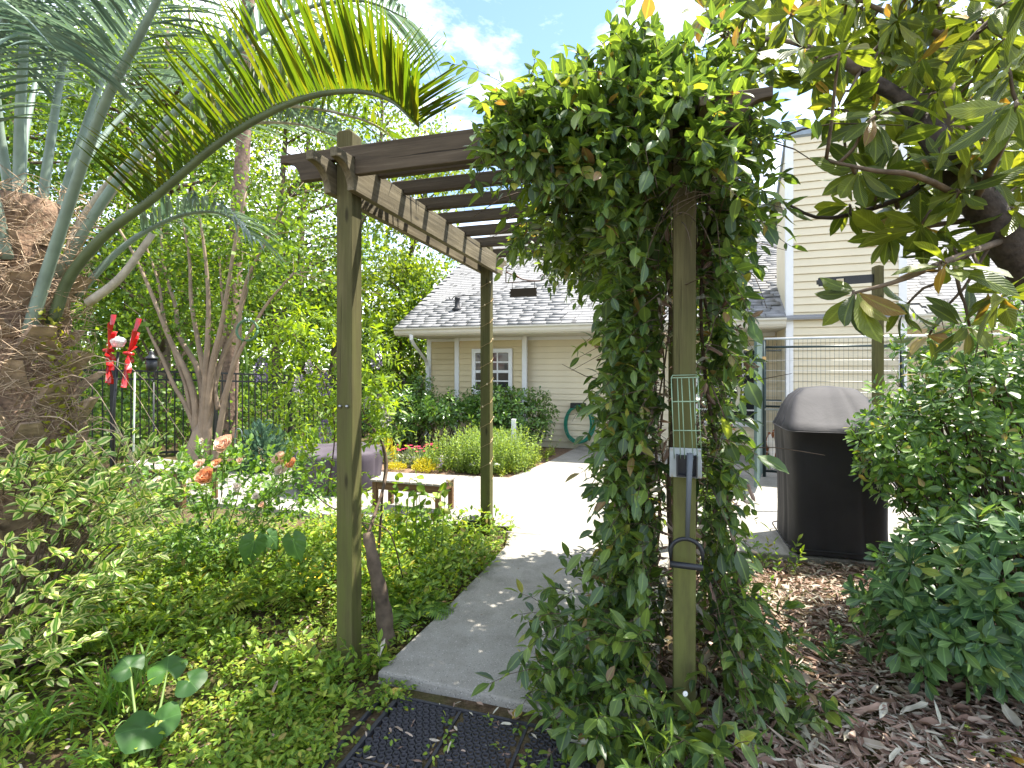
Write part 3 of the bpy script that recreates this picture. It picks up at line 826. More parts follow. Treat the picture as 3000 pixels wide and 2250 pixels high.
gr = cover('covered_grill', 'barbecue under a tall black fabric cover beside the vine', 'grill', (2.59, 4.2, 0), R(-17),
      [(0.02, 0, 0, .33, .36, 1.5), (0.25, 0, 0, .325, .355, 1.2), (0.55, 0, 0, .33, .36, 1), (0.8, 0, 0, .345, .37, .7), (0.945, 0, 0, .352, .372, .1), (0.952, 0, 0, .36, .38, .1), (0.972, 0, 0, .36, .378, .1),
       (1.02, 0, 0.03, .335, .32, .5), (1.12, 0.01, 0.08, .31, .24, .7), (1.21, 0.02, 0.12, .27, .16, .7), (1.275, 0.03, 0.14, .20, .10, .4), (1.29, 0.03, 0.145, .10, .05, .2)], M_GRILL, 128, 0.02, 3, 9, 9)
sm_ = []
for k in range(129):
    a = 2 * math.pi * k / 128; c, s = math.cos(a), math.sin(a); m = (abs(c) ** 9 + abs(s) ** 9) ** (-1 / 9)
    sm_.append(np.array(gr.matrix_basis @ Vector((0.362 * m * c, 0.382 * m * s, 0.06))))
sb0 = Blob(); sb0.tube(sm_, 0.006, 0.006, 4); sb0.build('hem', M_GRILL, gr)
sb0 = Blob(); sb0.tube([q + [0, 0, 0.9] for q in sm_], 0.004, 0.004, 4); sb0.build('seam', M_GRILL, gr)
for x, y in ((-0.28, -0.3), (0.28, -0.3), (-0.28, 0.3), (0.28, 0.3)):
    lathe('caster', [(0.001, -0.012), (0.03, -0.012), (0.03, 0.012), (0.001, 0.012)], M_BLKPL, gr, gr.matrix_basis @ T3(x, y, 0.031) @ Matrix.Rotation(R(90), 4, 'X'), 12)
cover('covered_fire_pit', 'round fire pit under a wrinkled purple grey cover behind the left post', 'fire pit', (-2.12, 6.25, 0), 0.4,
      [(0.02, 0, 0, .47, .47, 2.2), (0.12, 0, 0, .495, .495, 1.8), (0.25, 0, 0, .51, .51, 1.2), (0.36, 0, 0, .52, .52, .8), (0.43, 0, 0, .525, .525, .6), (0.465, 0, 0, .51, .51, .6), (0.485, 0, 0, .45, .45, 1.0), (0.49, 0, 0, .3, .3, 1.2), (0.492, 0, 0, .12, .12, 1)], M_PIT, 128, 0.022, 8, 2.2, 13)

# ---- post with a perforated arm beside the grill
ap = thing('arm_post', 'square wooden post with black perforated arm behind the grill', 'post', (4.0, 5.6, 0))
prism('post', [(-0.05, -0.0445), (2.56, -0.0445), (2.57, 0), (2.56, 0.0445), (-0.05, 0.0445)], -0.0445, 0.0445, M_POST, ap, axes((4.0, 5.6, 0), ZA, pb, -pa), bevel=0.004)
bmA = bmesh.new()
Lr = 0.6
prof = [(0.0, -0.04), (-Lr + 0.04, -0.04)] + [(-Lr + 0.04 - 0.04 * math.sin(a), -0.04 * math.cos(a)) for a in np.linspace(0.3, 2.84, 7)] + [(-Lr + 0.04, 0.04), (0.0, 0.04)]
# bar with oval holes: outline strips above, below and between the holes
Va, Fa = [], []
hole = [(-0.50, 0.045), (-0.355, 0.045)]
xs = [-0.60, -0.58, -0.545, -0.455, -0.40, -0.31, 0.0]
boxes('arm', [(-0.60, 0.0, -0.012, 0.012, 0.022, 0.045), (-0.60, 0.0, -0.0119, 0.0119, -0.045, -0.026), (-0.62, -0.565, -0.0118, 0.0118, -0.0255, 0.0215), (-0.47, -0.415, -0.0118, 0.0118, -0.0255, 0.0215), (-0.32, 0.0, -0.0118, 0.0118, -0.0255, 0.0215)],
      plain('black_arm', (0.02, 0.02, 0.022), 0.5), ap, axes((3.955, 5.6, 2.43), nrm([1, -0.0, 0.07]), nrm([0, 1, 0]), nrm([-0.07, 0, 1])))
bmA.free()

# ---- mat of rubber rings at the near end of the path
M_RUB = plain('rubber', (0.028, 0.028, 0.034), 0.65, spec=0.4, var=0.3, scale=25)
mo = G(1172, 2036, -0.03); ma = nrm([0.83, -0.257, 0]); mb_ = np.array([-ma[1], ma[0], 0]) * -1
mat_ = thing('rubber_mat', 'black rubber ring mat lying at the near end of the path', 'mat', mo)
MW, MD = 0.90, 1.15
def mp(x, y, z): return mo * [1, 1, 0] + ma * x + mb_ * y + ZA * z
MM = axes(mo * [1, 1, 0] + ZA * -0.045, ma, mb_, ZA * -1)
MM = axes(mo * [1, 1, 0] + ZA * -0.045, ma, mb_, np.cross(ma, mb_))
zs = np.cross(ma, mb_)[2]
def mbox(name, x0, x1, y0, y1, h):
    V = [tuple(mp(x, y, z)) for z in (-0.052, -0.052 + h) for x, y in ((x0, y0), (x1, y0), (x1, y1), (x0, y1))]
    return pyd(name, V, BOXF, M_RUB, mat_)
mbox('edge', -0.012, 0.006, 0, MD, 0.022); mbox('edge', MW - 0.006, MW + 0.012, 0, MD, 0.022)
mbox('edge', 0.0065, MW - 0.0065, 0, 0.012, 0.021); mbox('edge', -0.085, -0.07, -0.02, MD, 0.018)
for x in (0.30, 0.60): mbox('rib', x - 0.006, x + 0.006, 0.013, MD, 0.017)
for y in (0.38, 0.76):
    for x0, x1 in ((0.007, 0.293), (0.307, 0.593), (0.607, MW - 0.007)): mbox('rib', x0, x1, y - 0.006, y + 0.006, 0.016)
K = 10; V, F = [], []
for rad, z in ((0.0150, 0), (0.0150, 0.019), (0.0095, 0.019), (0.0095, 0)):
    for k in range(K): V.append((rad * math.cos(6.2832 * k / K), rad * math.sin(6.2832 * k / K), z))
for i in range(3):
    for k in range(K):
        a, b, c, d = i * K + k, i * K + (k + 1) % K, (i + 1) * K + (k + 1) % K, (i + 1) * K + k
        F += [(a, b, c), (a, c, d)]
ring = Tmpl(V, F, np.zeros((len(V), 2)))
pts = []
sp_ = 0.0315
for iy in range(int(MD / sp_)):
    for ix in range(int(MW / sp_)):
        x = 0.02 + (ix + 0.5 * (iy % 2)) * sp_; y = 0.03 + iy * sp_
        if x < MW - 0.02 and min(abs(x - 0.3), abs(x - 0.6)) > 0.02 and min(abs(y - 0.38), abs(y - 0.76)) > 0.02: pts.append(mp(x, y, -0.052))
pts = np.array(pts); u_, v_, ok = in_view(pts)
od = np.argsort(np.where(ok & (v_ < 2250), pts[:, 1], 99))[:300]
rm = ring.mesh(M_RUB, 'ring')
for i in od: link('ring', rm, mat_, T3(*pts[i]))
k = np.ones(len(pts), bool); k[od] = False
rb = Blob(); rb.add(ring, np.repeat(np.eye(3)[None], k.sum(), 0), np.ones(k.sum()), pts[k]); rb.build('ring_field', M_RUB, mat_, 'stuff')

# ================================================================== FENCE
M_FENCE = plain('black_fence_paint', (0.012, 0.014, 0.014), 0.4)
fp = [P(-260, 1072, 6.3), P(40, 1079, 6.9), P(330, 1082, 7.6), P(631, 1090, 8.3), P(850, 1099, 9.4), P(1065, 1110, 11.2), P(1182, 1116, 12.4), P(1300, 1121, 13.6)]
fence = thing('iron_fence', 'black iron picket fence running along the back of the garden', 'fence', (fp[2][0], fp[2][1], 0))
pk = Blob(); pk.tube([(0, 0, -1.30), (0, 0, 0)], 0.0115, 0.0115, 4); pkm = pk.mesh('picket', M_FENCE, False)
for i in range(len(fp) - 1):
    p0, p1 = fp[i], fp[i + 1]
    L = np.linalg.norm(p1 - p0); n = max(2, int(L / 0.108)); d = (p1 - p0) / L
    for k in range(1, n):
        q = p0 + (p1 - p0) * k / n
        link('picket', pkm, fence, T3(q[0], q[1], q[2] - 0.012))
    side = nrm(np.cross(d, ZA)) * 0.014
    for h in (0.0, -0.125, -1.25):
        a, b = p0 + [0, 0, h], p1 + [0, 0, h]
        V = [a - side + [0, 0, -0.03], b - side + [0, 0, -0.03], b + side + [0, 0, -0.03], a + side + [0, 0, -0.03], a - side, b - side, b + side, a + side]
        pyd('rail', V, BOXF, M_FENCE, fence)
    box('post', -0.03, 0.03, -0.03, 0.03, -1.5, 0.06, M_FENCE, fence, T3(*p0) @ Matrix.Rotation(math.atan2(d[1], d[0]), 4, 'Z'), 0.004)

# ================================================================== KENNEL AND DOG
M_GALV = plain('galvanised_tube', (0.035, 0.055, 0.055), 0.4, 0.2)
M_TOPR = plain('pale_metal_rail', (0.62, 0.63, 0.62), 0.35, 0.3)
ka = np.array([math.cos(R(24)), -math.sin(R(24)), 0]); kb = np.array([math.sin(R(24)), math.cos(R(24)), 0])
K0 = np.array([3.36, 6.82, 0])
kn = thing('dog_kennel', 'tall wire dog kennel with open green gate standing before the chimney', 'kennel', K0)
M_GREEN = plain('green_gate_paint', (0.085, 0.135, 0.125), 0.45)
def tubeobj(name, pts, r, mat, parent, k=6):
    b = Blob(); b.tube(pts, r, r, k); return b.build(name, mat, parent)
def panel(p0, p1, z0, z1, mat, nv=0.05, mid=0.94, wires=True):
    for p in (p0, p1): tubeobj('kennel_post', [p + [0, 0, 0.0], p + [0, 0, z1]], 0.021, mat, kn)
    for z in (z0, z1 - 0.095, mid): tubeobj('rail', [p0 + [0, 0, z], p1 + [0, 0, z]], 0.016, mat, kn)
    L = np.linalg.norm(p1 - p0); d = (p1 - p0) / L
    if wires:
        vw = Blob(); vw.tube([(0, 0, z0), (0, 0, z1)], 0.0017, 0.0017, 4); me = vw.mesh('wire', M_GALV, False)
        for k in range(1, int(L / nv)): link('wire', me, kn, T3(*(p0 + d * k * nv)))
        hw = Blob(); hw.tube([(0, 0, 0), d * L], 0.0020, 0.0020, 4); mh = hw.mesh('wire', M_TOPR, False)  # pale tone paints the light caught by the horizontal wires
        for z in np.arange(z0 + 0.12, z1 - 0.1, 0.135): link('wire', mh, kn, T3(*(p0 + [0, 0, z])))
KW, KD = 1.50, 1.45
panel(K0, K0 + ka * KW, 0.08, 1.82, M_GALV); panel(K0 + ka * KW, K0 + ka * KW + kb * KD, 0.08, 1.82, M_GALV)
panel(K0 + kb * KD, K0 + ka * KW + kb * KD, 0.08, 1.82, M_GALV, 0.1)
panel(K0 + kb * KD * 0.02 + ka * 0.004, K0 + kb * KD, 0.08, 1.819, M_GALV, 0.1)
tubeobj('top_rail', [K0 + [0, 0, 1.835], K0 + ka * (KW + 1.2) + [0, 0, 1.835]], 0.017, M_TOPR, kn)
tubeobj('mid_rail', [K0 + [0, -0.012, 0.90], K0 + ka * KW + [0, -0.012, 0.90]], 0.015, M_TOPR, kn)
g1 = np.array([2.83, 5.95, 0.06])
gt = np.array([3.31, 6.80, 0.06])
V = []
gd = nrm(gt - g1); gs = np.array([gd[1], -gd[0], 0]) * 0.016
gate = pyd('gate', [g1 - gs + [0, 0, 0], gt - gs, gt + gs, g1 + gs, g1 - gs + [0, 0, 1.72], gt - gs + [0, 0, 1.72], gt + gs + [0, 0, 1.72], g1 + gs + [0, 0, 1.72]], BOXF, M_GREEN, kn, bevel=0.004)
for z in (0.2, 1.55): box('hinge', -0.03, 0.03, -0.02, 0.02, z, z + 0.05, plain('brass', (0.55, 0.36, 0.16), 0.35, 0.6), kn, T3(3.335, 6.80, 0))

def skin(name, verts, edges, radii, mat, parent=None, sub=2):
    me = bpy.data.meshes.new(name); me.from_pydata([tuple(map(float, v)) for v in verts], edges, [])
    o = bpy.data.objects.new(name, me); COL.objects.link(o)
    o.modifiers.new('s', 'SKIN')
    sk = me.skin_vertices[0].data
    for i, r in enumerate(radii): sk[i].radius = (r, r); sk[i].use_root = (i == 0)
    m = o.modifiers.new('d', 'SUBSURF'); m.levels = m.render_levels = sub
    dg = bpy.context.evaluated_depsgraph_get()
    m2 = bpy.data.meshes.new_from_object(o.evaluated_get(dg))
    o.modifiers.clear(); o.data = m2; m2.materials.clear(); m2.materials.append(mat)
    m2.polygons.foreach_set('use_smooth', np.ones(len(m2.polygons), bool))
    return par(o, parent)
dm, n_, l_, b_ = newmat('dog_coat')
sx = n_.new('ShaderNodeSeparateXYZ'); l_.new(objco(n_, l_), sx.inputs[0])
k = noise(n_, l_, 9, 4, objco(n_, l_))
a1 = n_.new('ShaderNodeMath'); a1.operation = 'MULTIPLY_ADD'; a1.inputs[1].default_value = 0.12
l_.new(k.outputs['Fac'], a1.inputs[0]); l_.new(sx.outputs['Y'], a1.inputs[2])
l_.new(mixc(n_, l_, mrange(n_, l_, a1.outputs[0], 0.16, 0.2), (0.66, 0.60, 0.52), (0.24, 0.085, 0.03)), b_.inputs['Base Color'])
b_.inputs['Roughness'].default_value = 0.9
M_BROWNFUR = plain('brown_fur', (0.26, 0.09, 0.03), 0.9)
DB = Vector((3.79, 7.32, 0))
dog = thing('dog', 'white and brown spaniel standing behind the kennel wire', 'dog', DB)
MD_ = T3(*DB) @ Matrix.Rotation(R(-14), 4, 'Z')
dv = [(0, .30, .40), (0, .12, .40), (0, .0, .40), (0, -.05, .47), (0, -.09, .535), (0, -.155, .515), (0, -.20, .50),
      (.065, -.01, .32), (.07, -.02, .17), (.07, -.04, .03), (.07, -.075, .012), (-.065, -.01, .32), (-.07, -.02, .17), (-.07, -.04, .03), (-.07, -.075, .012),
      (.07, .33, .29), (.075, .38, .17), (.075, .36, .03), (.075, .32, .012), (-.07, .33, .29), (-.075, .38, .17), (-.075, .36, .03), (-.075, .32, .012), (0, .40, .43), (0, .47, .47)]
de = [(0, 1), (1, 2), (2, 3), (3, 4), (4, 5), (5, 6), (2, 7), (7, 8), (8, 9), (9, 10), (2, 11), (11, 12), (12, 13), (13, 14), (0, 15), (15, 16), (16, 17), (17, 18), (0, 19), (19, 20), (20, 21), (21, 22), (0, 23), (23, 24)]
dr = [.10, .115, .115, .075, .075, .045, .03] + [.05, .032, .026, .024] * 2 + [.06, .035, .026, .024] * 2 + [.03, .02]
body = skin('body', dv, de, dr, dm); body.matrix_basis = MD_; par(body, dog)
for s in (-1, 1):
    ear = [(s * .055, -.08, .585), (s * .085, -.095, .56), (s * .10, -.10, .50), (s * .085, -.11, .455), (s * .065, -.105, .49), (s * .055, -.09, .55)]
    V = ear + [(x - s * .012, y + .03, z) for x, y, z in ear]
    o = pyd('ear', V, [tuple(range(6)), tuple(range(11, 5, -1))] + [((i + 1) % 6, i, i + 6, (i + 1) % 6 + 6) for i in range(6)], M_BROWNFUR, dog, MD_, True)
    lathe('eye', [(0.001, -0.007), (0.008, 0), (0.001, 0.007)], M_BLKPL, dog, MD_ @ T3(s * .032, -.155, .55), 8)
    lathe('eye_patch', [(0.004, -0.03), (0.03, 0), (0.004, 0.03)], M_BROWNFUR, dog, MD_ @ T3(s * .047, -.112, .562), 10)
lathe('nose', [(0.002, -0.012), (0.016, -0.004), (0.014, 0.006), (0.002, 0.012)], M_BLKPL, dog, MD_ @ T3(0, -.228, .507), 10)
lathe('tongue', [(0.004, -0.02), (0.013, -0.012), (0.014, 0.0), (0.006, 0.012)], plain('tongue_pink', (0.5, 0.10, 0.10), 0.5), dog, MD_ @ T3(0, -.20, .468), 10)

# ================================================================== ORNAMENTS ON STAKES
M_RED = plain('red_enamel', (0.42, 0.010, 0.012), 0.2, 0.0, 0.6, 0.1)
SD = 5.4
spn = thing('wind_spinner', 'double red wind spinner with glass globe on a dark pole by the palm', 'wind spinner', (P(335, 1078, SD)[0], SD, 0))
pole_top = P(346, 1030, SD)
tubeobj('pole', [P(330, 1200, SD) * [1, 1, 0], P(334, 1200, SD), pole_top], 0.014, M_IRON, spn, 7)
lathe('glass_globe', [(0.03, -0.065), (0.05, -0.06), (0.052, -0.045), (0.06, -0.03), (0.072, -0.005), (0.068, 0.02), (0.045, 0.042), (0.002, 0.05)], plain('crackled_glass', (0.55, 0.60, 0.57), 0.12, spec=0.8, var=0.35, scale=45, bmp=0.5), spn, T3(*P(346, 1000, SD)), 20)
def rotor(c, lean):
    M = T3(*c) @ Matrix.Rotation(lean, 4, 'Y') @ Matrix.Rotation(R(34), 4, 'Z') @ Matrix.Rotation(R(90), 4, 'Y')
    hub = lathe('rotor', [(0.012, -0.05), (0.02, -0.02), (0.02, 0.02), (0.012, 0.05)], M_RED, spn, M, 10)
    for k in range(7):
        for ring_, (r0, r1, w0, w1, tw) in enumerate(((0.03, 0.21, 0.02, 0.10, 40), (0.17, 0.385, 0.025, 0.075, 30))):
            V, F = [], []
            for i in range(6):
                t = i / 5; r = r0 + (r1 - r0) * t; w = (w0 + (w1 - w0) * math.sin(min(1, t * 1.15) * 1.5)) * (1 if t < 0.9 else 0.72)
                for j in range(5):
                    s = j / 4 * 2 - 1
                    V.append((r, s * w * 0.5, 0.04 * (s * s) * t))
            for i in range(5):
                for j in range(4): F.append((i * 5 + j, (i + 1) * 5 + j, (i + 1) * 5 + j + 1, i * 5 + j + 1))
            Mb = M @ Matrix.Rotation(k * 2 * math.pi / 7 + ring_ * 0.25 + 0.1, 4, 'Z') @ Matrix.Rotation(R(tw), 4, 'X')
            pyd('blade', V, F, M_RED, hub, Mb, True)
rotor(P(318, 1027, SD) + [0, 0, 0], R(3)); rotor(P(377, 1036, SD), R(12))
TD = 5.2
tor = thing('garden_torch', 'slim black garden torch on a stake in front of the fence', 'torch', P(450, 1078, TD) * [1, 1, 0])
MT = T3(*P(444, 1066, TD))
lathe('canister', [(0.03, -0.075), (0.045, -0.07), (0.05, -0.02), (0.05, 0.05)], M_IRON, tor, MT, 14)
lathe('cap', [(0.062, 0.05), (0.06, 0.06), (0.03, 0.085), (0.022, 0.10), (0.022, 0.118), (0.005, 0.135)], M_IRON, tor, MT, 14)
tc = P(444, 1066, TD); t0 = P(450, 1078, TD) * [1, 1, 0]
tubeobj('stake', [t0, P(450, 1120, TD)], 0.008, M_IRON, tor)
for s in (-1, 1): tubeobj('prong', curve([P(450, 1120, TD), tc + [s * 0.03, 0, -0.14], tc + [s * 0.046, 0, -0.06]], 8), 0.005, M_IRON, tor, 5)
tag(tubeobj('plant_stake', [P(389, 1380, 5.9) * [1, 1, 0], P(395, 1092, 5.9)], 0.009, plain('pale_plastic', (0.45, 0.50, 0.44), 0.5), None), 'pale thin stake standing left of the torch before the fence', 'stake')
tag(tubeobj('plant_stake', [P(286, 1580, 4.6) * [1, 1, 0], P(288, 1505, 4.0)], 0.009, M_IRON, None), 'short black stake beside the variegated shrub', 'stake')
hk = P(688, 1345, 7.6) * [1, 1, 0]
tag(tubeobj('shepherd_hook', curve([hk, hk + [0, 0, 0.42], hk + [0.02, 0, 0.52], hk + [0.06, 0, 0.55], hk + [0.10, 0, 0.50], hk + [0.10, 0, 0.42]], 20), 0.008, plain('grey_hook', (0.22, 0.26, 0.25), 0.4), None), 'small grey crook shaped garden hook beside the fence', 'hook')
rc = P(724, 968, 6.6); rp = [rc + np.array([0.135 * math.cos(a), 0.02 * math.sin(a), 0.135 * math.sin(a)]) for a in np.linspace(0, 6.2832, 25)]
wr = Blob(); wr.tube(rp, 0.016, 0.016, 6); wr.tube([rc + [0, 0, 0.14], rc + [0.02, 0, 0.9]], 0.003, 0.003, 3)
tag(wr.build('hanging_ring', plain('green_ring', (0.06, 0.13, 0.06), 0.5)), 'dark green hoop hanging among the branches right of the crepe myrtle', 'hoop')

# ---- hose on the house wall
M_HOSE = plain('green_hose', (0.015, 0.20, 0.13), 0.4)
def HW(x, y, z): return np.array(MH @ Vector((x, y, z)))
hs = thing('garden_hose', 'coiled green garden hose hanging on the house wall', 'hose', HW(0.12, -0.1, 0.1))
hx = -0.14
for k in range(7):
    r1 = 0.27 + 0.03 * math.sin(k * 2.1); dx = 0.02 * math.cos(k * 1.7); yo = -0.06 - 0.012 * k
    pth = [HW(hx - 0.1 + dx + r1 * 0.95 * math.cos(a), yo - 0.02 * math.sin(a * 2 + k), 0.40 + (0.34 + 0.02 * math.cos(k)) * math.sin(a) * (1 if math.sin(a) > 0 else 0.95)) for a in np.linspace(0, 6.2832, 30)]
    tubeobj('loop', pth, 0.010, M_HOSE, hs, 6)
box('holder', -0.40, -0.12, -0.14, -0.016, 0.70, 0.80, M_IRON, hs, MH, 0.01)
for x, lab in ((-1.02, 'white square marker post behind the green herbs'),):
    tag(box('marker_post', x - 0.035, x + 0.035, -1.62, -1.55, -0.05, 0.62, M_TRIM, None, MH, 0.003), lab, 'marker')
def path_light(p, lab):
    t = thing('path_light', lab, 'path light', p)
    M = T3(p[0], p[1], 0)
    tubeobj('stem', [np.array([p[0], p[1], -0.05]), np.array([p[0], p[1], 0.09])], 0.008, M_TRIM, t)
    lathe('shade', [(0.095, 0.085), (0.09, 0.10), (0.05, 0.12), (0.01, 0.125)], plain('white_plastic', (0.8, 0.8, 0.82), 0.3), t, M, 18)
path_light(G(1390, 1358, 0.1) * [1, 1, 0], 'small white path light left of the far left pergola post')
path_light(G(1446, 1359, 0.1) * [1, 1, 0], 'small white path light right of the far left pergola post')
# edging boards where the left bed meets the patio
eb = thing('edging', 'dark edging board round the foot of the far left pergola post', 'edging', (-0.2, 4.57, 0))
boxes('board', [(-0.36, 0.22, -0.012, 0.012, -0.06, 0.035)], plain('dark_edging', (0.035, 0.03, 0.028), 0.8), eb, T3(-0.22, 4.60, 0) @ Matrix.Rotation(R(-10), 4, 'Z'))
cup = lathe('cup_stand_in', [(0.05, 0), (0.075, 0.05), (0.085, 0.11), (0.088, 0.115), (0.08, 0.11), (0.06, 0.09)], M_IRON, None, T3(-0.36, 4.55, 0.0), 14)  # cup form stands in for a board-like black shape
tag(cup, 'small black cup standing in for a board-like dark wedge at the far left pergola post', 'cup')

# ================================================================== PLANT MATERIALS
LM_VINE = leafmat('vine_leaf', [(0.045, 0.085, 0.034), (0.072, 0.135, 0.04), (0.17, 0.25, 0.045)], 0.38, rough=0.34, spec=0.5, odd=[(0.28, 0.30, 0.05), (0.26, 0.15, 0.07)])
LM_LOQ = leafmat('loquat_leaf', [(0.052, 0.083, 0.017), (0.100, 0.141, 0.022), (0.190, 0.233, 0.031)], 0.38, rough=0.4, spec=0.4, vein=0.35, odd=[(0.20, 0.21, 0.035), (0.24, 0.14, 0.05)])
LM_PITT = leafmat('pittosporum_leaf', [(0.035, 0.087, 0.038), (0.067, 0.145, 0.051), (0.123, 0.217, 0.058)], 0.32, rough=0.4, spec=0.4, mid=0.35, odd=[(0.26, 0.34, 0.06), (0.36, 0.36, 0.09)])
LM_PITL = leafmat('bush_leaf', [(0.048, 0.106, 0.032), (0.089, 0.185, 0.039), (0.193, 0.322, 0.048)], 0.36, rough=0.36, spec=0.45, odd=[(0.36, 0.40, 0.06), (0.30, 0.20, 0.07)])
LM_VAR = leafmat('variegated_leaf', [(0.083, 0.193, 0.034), (0.138, 0.275, 0.041), (0.234, 0.385, 0.068)], 0.36, (1.9, 1.8, 0.8), rough=0.45, margin=(0.60, 0.62, 0.30))
LM_PALMB = leafmat('blue_palm_leaflet', [(0.106, 0.169, 0.144), (0.163, 0.237, 0.206), (0.250, 0.338, 0.300)], 0.25, (1.3, 1.4, 0.9), rough=0.4, spec=0.45, mid=0.1)
LM_PALMY = leafmat('green_palm_leaflet', [(0.054, 0.089, 0.011), (0.083, 0.121, 0.013), (0.158, 0.143, 0.013)], 0.5, (1.7, 1.9, 0.5), rough=0.45, spec=0.35, mid=0.1)
LM_TREE = leafmat('tree_leaf', [(0.050, 0.110, 0.020), (0.099, 0.187, 0.024), (0.187, 0.286, 0.039)], 0.5, (2.4, 2.0, 0.6), rough=0.5, mid=0)
LM_TREE2 = leafmat('pale_tree_leaf', [(0.08, 0.14, 0.02), (0.14, 0.22, 0.028), (0.24, 0.32, 0.05)], 0.5, (2.2, 1.9, 0.6), rough=0.5, mid=0)
LM_DARKT = leafmat('shade_leaf', [(0.057, 0.121, 0.033), (0.102, 0.192, 0.041), (0.203, 0.304, 0.061)], 0.4, rough=0.5, mid=0)
LM_GC = leafmat('ground_cover_leaf', [(0.075, 0.155, 0.020), (0.155, 0.27, 0.030), (0.33, 0.42, 0.052)], 0.42, (2.0, 1.8, 0.6), rough=0.45, odd=[(0.38, 0.36, 0.07), (0.30, 0.20, 0.08)])
LM_GC2 = leafmat('yellow_weed_leaf', [(0.15, 0.23, 0.03), (0.26, 0.33, 0.045), (0.38, 0.39, 0.08)], 0.42, (1.8, 1.6, 0.6), rough=0.5)
LM_WIST = leafmat('wisteria_leaf', [(0.10, 0.18, 0.018), (0.16, 0.26, 0.025), (0.25, 0.35, 0.04)], 0.5, (2.0, 1.8, 0.5), rough=0.45)
LM_HERB = leafmat('herb_leaf', [(0.13, 0.22, 0.045), (0.20, 0.30, 0.06), (0.30, 0.40, 0.09)], 0.42, (1.9, 1.7, 0.6), rough=0.5)
LM_SHRUB = leafmat('house_shrub_leaf', [(0.042, 0.102, 0.024), (0.078, 0.168, 0.030), (0.168, 0.288, 0.042)], 0.34, rough=0.28, spec=0.6)
LM_ROSE = leafmat('rose_leaf', [(0.056, 0.125, 0.027), (0.106, 0.213, 0.037), (0.200, 0.325, 0.062)], 0.36, rough=0.38, spec=0.5)
LM_GRASS = leafmat('grass_blade', [(0.084, 0.180, 0.030), (0.144, 0.276, 0.042), (0.240, 0.360, 0.072)], 0.42, rough=0.42)
LM_EAR = leafmat('elephant_ear_leaf', [(0.065, 0.143, 0.052), (0.091, 0.182, 0.058), (0.117, 0.221, 0.065)], 0.35, rough=0.42, spec=0.4, vein=0.1, mid=0.5)
LM_ROUND = leafmat('glossy_round_leaf', [(0.029, 0.078, 0.018), (0.039, 0.104, 0.021), (0.052, 0.130, 0.023)], 0.25, rough=0.5, spec=0.35)
LM_TEAL = leafmat('teal_leaf', [(0.05, 0.11, 0.08), (0.08, 0.15, 0.10), (0.12, 0.20, 0.13)], 0.3, (1.4, 1.5, 0.8))
LM_FERN = leafmat('fern_leaf', [(0.072, 0.156, 0.024), (0.120, 0.240, 0.030), (0.216, 0.336, 0.048)], 0.42)
LM_MOSSF = leafmat('moss_fern_leaf', [(0.14, 0.17, 0.02), (0.22, 0.24, 0.025), (0.30, 0.30, 0.04)], 0.4)
LM_DRY = leafmat('dry_leaf', [(0.170, 0.100, 0.073), (0.399, 0.274, 0.206), (0.600, 0.590, 0.470)], 0.12, (1.3, 1.1, 0.8), rough=0.7, spec=0.25, mid=0.2)
LM_YEL = leafmat('yellow_leaf', [(0.40, 0.24, 0.03), (0.48, 0.32, 0.05), (0.50, 0.38, 0.08)], 0.25, (1.3, 1.1, 0.6), rough=0.5)
M_BARK = plain('grey_brown_bark', (0.13, 0.095, 0.065), 0.9, var=0.45, scale=14, bmp=0.8, bscale=22)
M_BARKD = plain('dark_bark', (0.05, 0.038, 0.03), 0.9, var=0.5, scale=30, bmp=0.9, bscale=40)
M_BARKC = plain('smooth_tan_bark', (0.25, 0.185, 0.125), 0.75, var=0.22, scale=7, bmp=0.3, bscale=12)
M_TWIG = plain('brown_twig', (0.085, 0.058, 0.038), 0.9, var=0.4, scale=30)
M_GSTEM = plain('green_stem', (0.13, 0.19, 0.05), 0.6)

# ================================================================== VINE OVER THE PERGOLA
vine = thing('climbing_vine', 'dense glossy climbing vine smothering the right side of the pergola', 'vine', PG(1.6, 1.0, 0))
vs_ = Blob()
A1, D1 = [], []
def vput(n, s, t, z, out, up):
    for _ in range(n):
        a, b, c = random.uniform(*s), random.uniform(*t), random.uniform(*z)
        A1.append(PG(a, b, c)); o = out(a, b, c)
        D1.append(nrm(pa * (o[0] + random.gauss(0, .45)) + pb * (o[1] + random.gauss(0, .45)) + ZA * (up + random.gauss(0, .35))))
def inpost(p):
    q = p - PO; s, t = q @ pa, q @ pb
    return abs(s - 1.6) < 0.135 and t < 0.06 and 0.28 < p[2] < 2.12
for _ in range(520):                                   # the dome on top
    v = rdir(1, 0.25)[0]; v[2] = abs(v[2]) if v[2] > -0.15 else v[2] * 0.3; k = random.uniform(0.55, 1.0)
    a, b, c = 1.36 + 0.56 * v[0] * k, 0.30 + 0.50 * v[1] * k, 2.46 + 0.40 * v[2] * k
    A1.append(PG(a, b, c)); D1.append(nrm(pa * (v[0] + random.gauss(0, .4)) + pb * (v[1] + random.gauss(0, .4)) + ZA * (v[2] + 0.25 + random.gauss(0, .35))))
def zlow(s): return float(np.interp(s, [0.8, 1.1, 1.3, 1.45], [2.3, 2.18, 2.0, 1.9]))
for _ in range(250):                                   # the curtain in front
    a = random.uniform(0.82, 1.72); c = random.uniform(zlow(a) + 0.1, 2.58)
    A1.append(PG(a, random.uniform(-0.17, -0.07), c)); D1.append(nrm(pa * random.gauss(-0.15, .5) - pb * (1 + random.gauss(0, .3)) + ZA * random.gauss(-0.15, .4)))
vput(190, (0.9, 1.8), (0.5, 2.2), (2.5, 2.66), lambda a, b, c: (0, -0.2), 0.9)
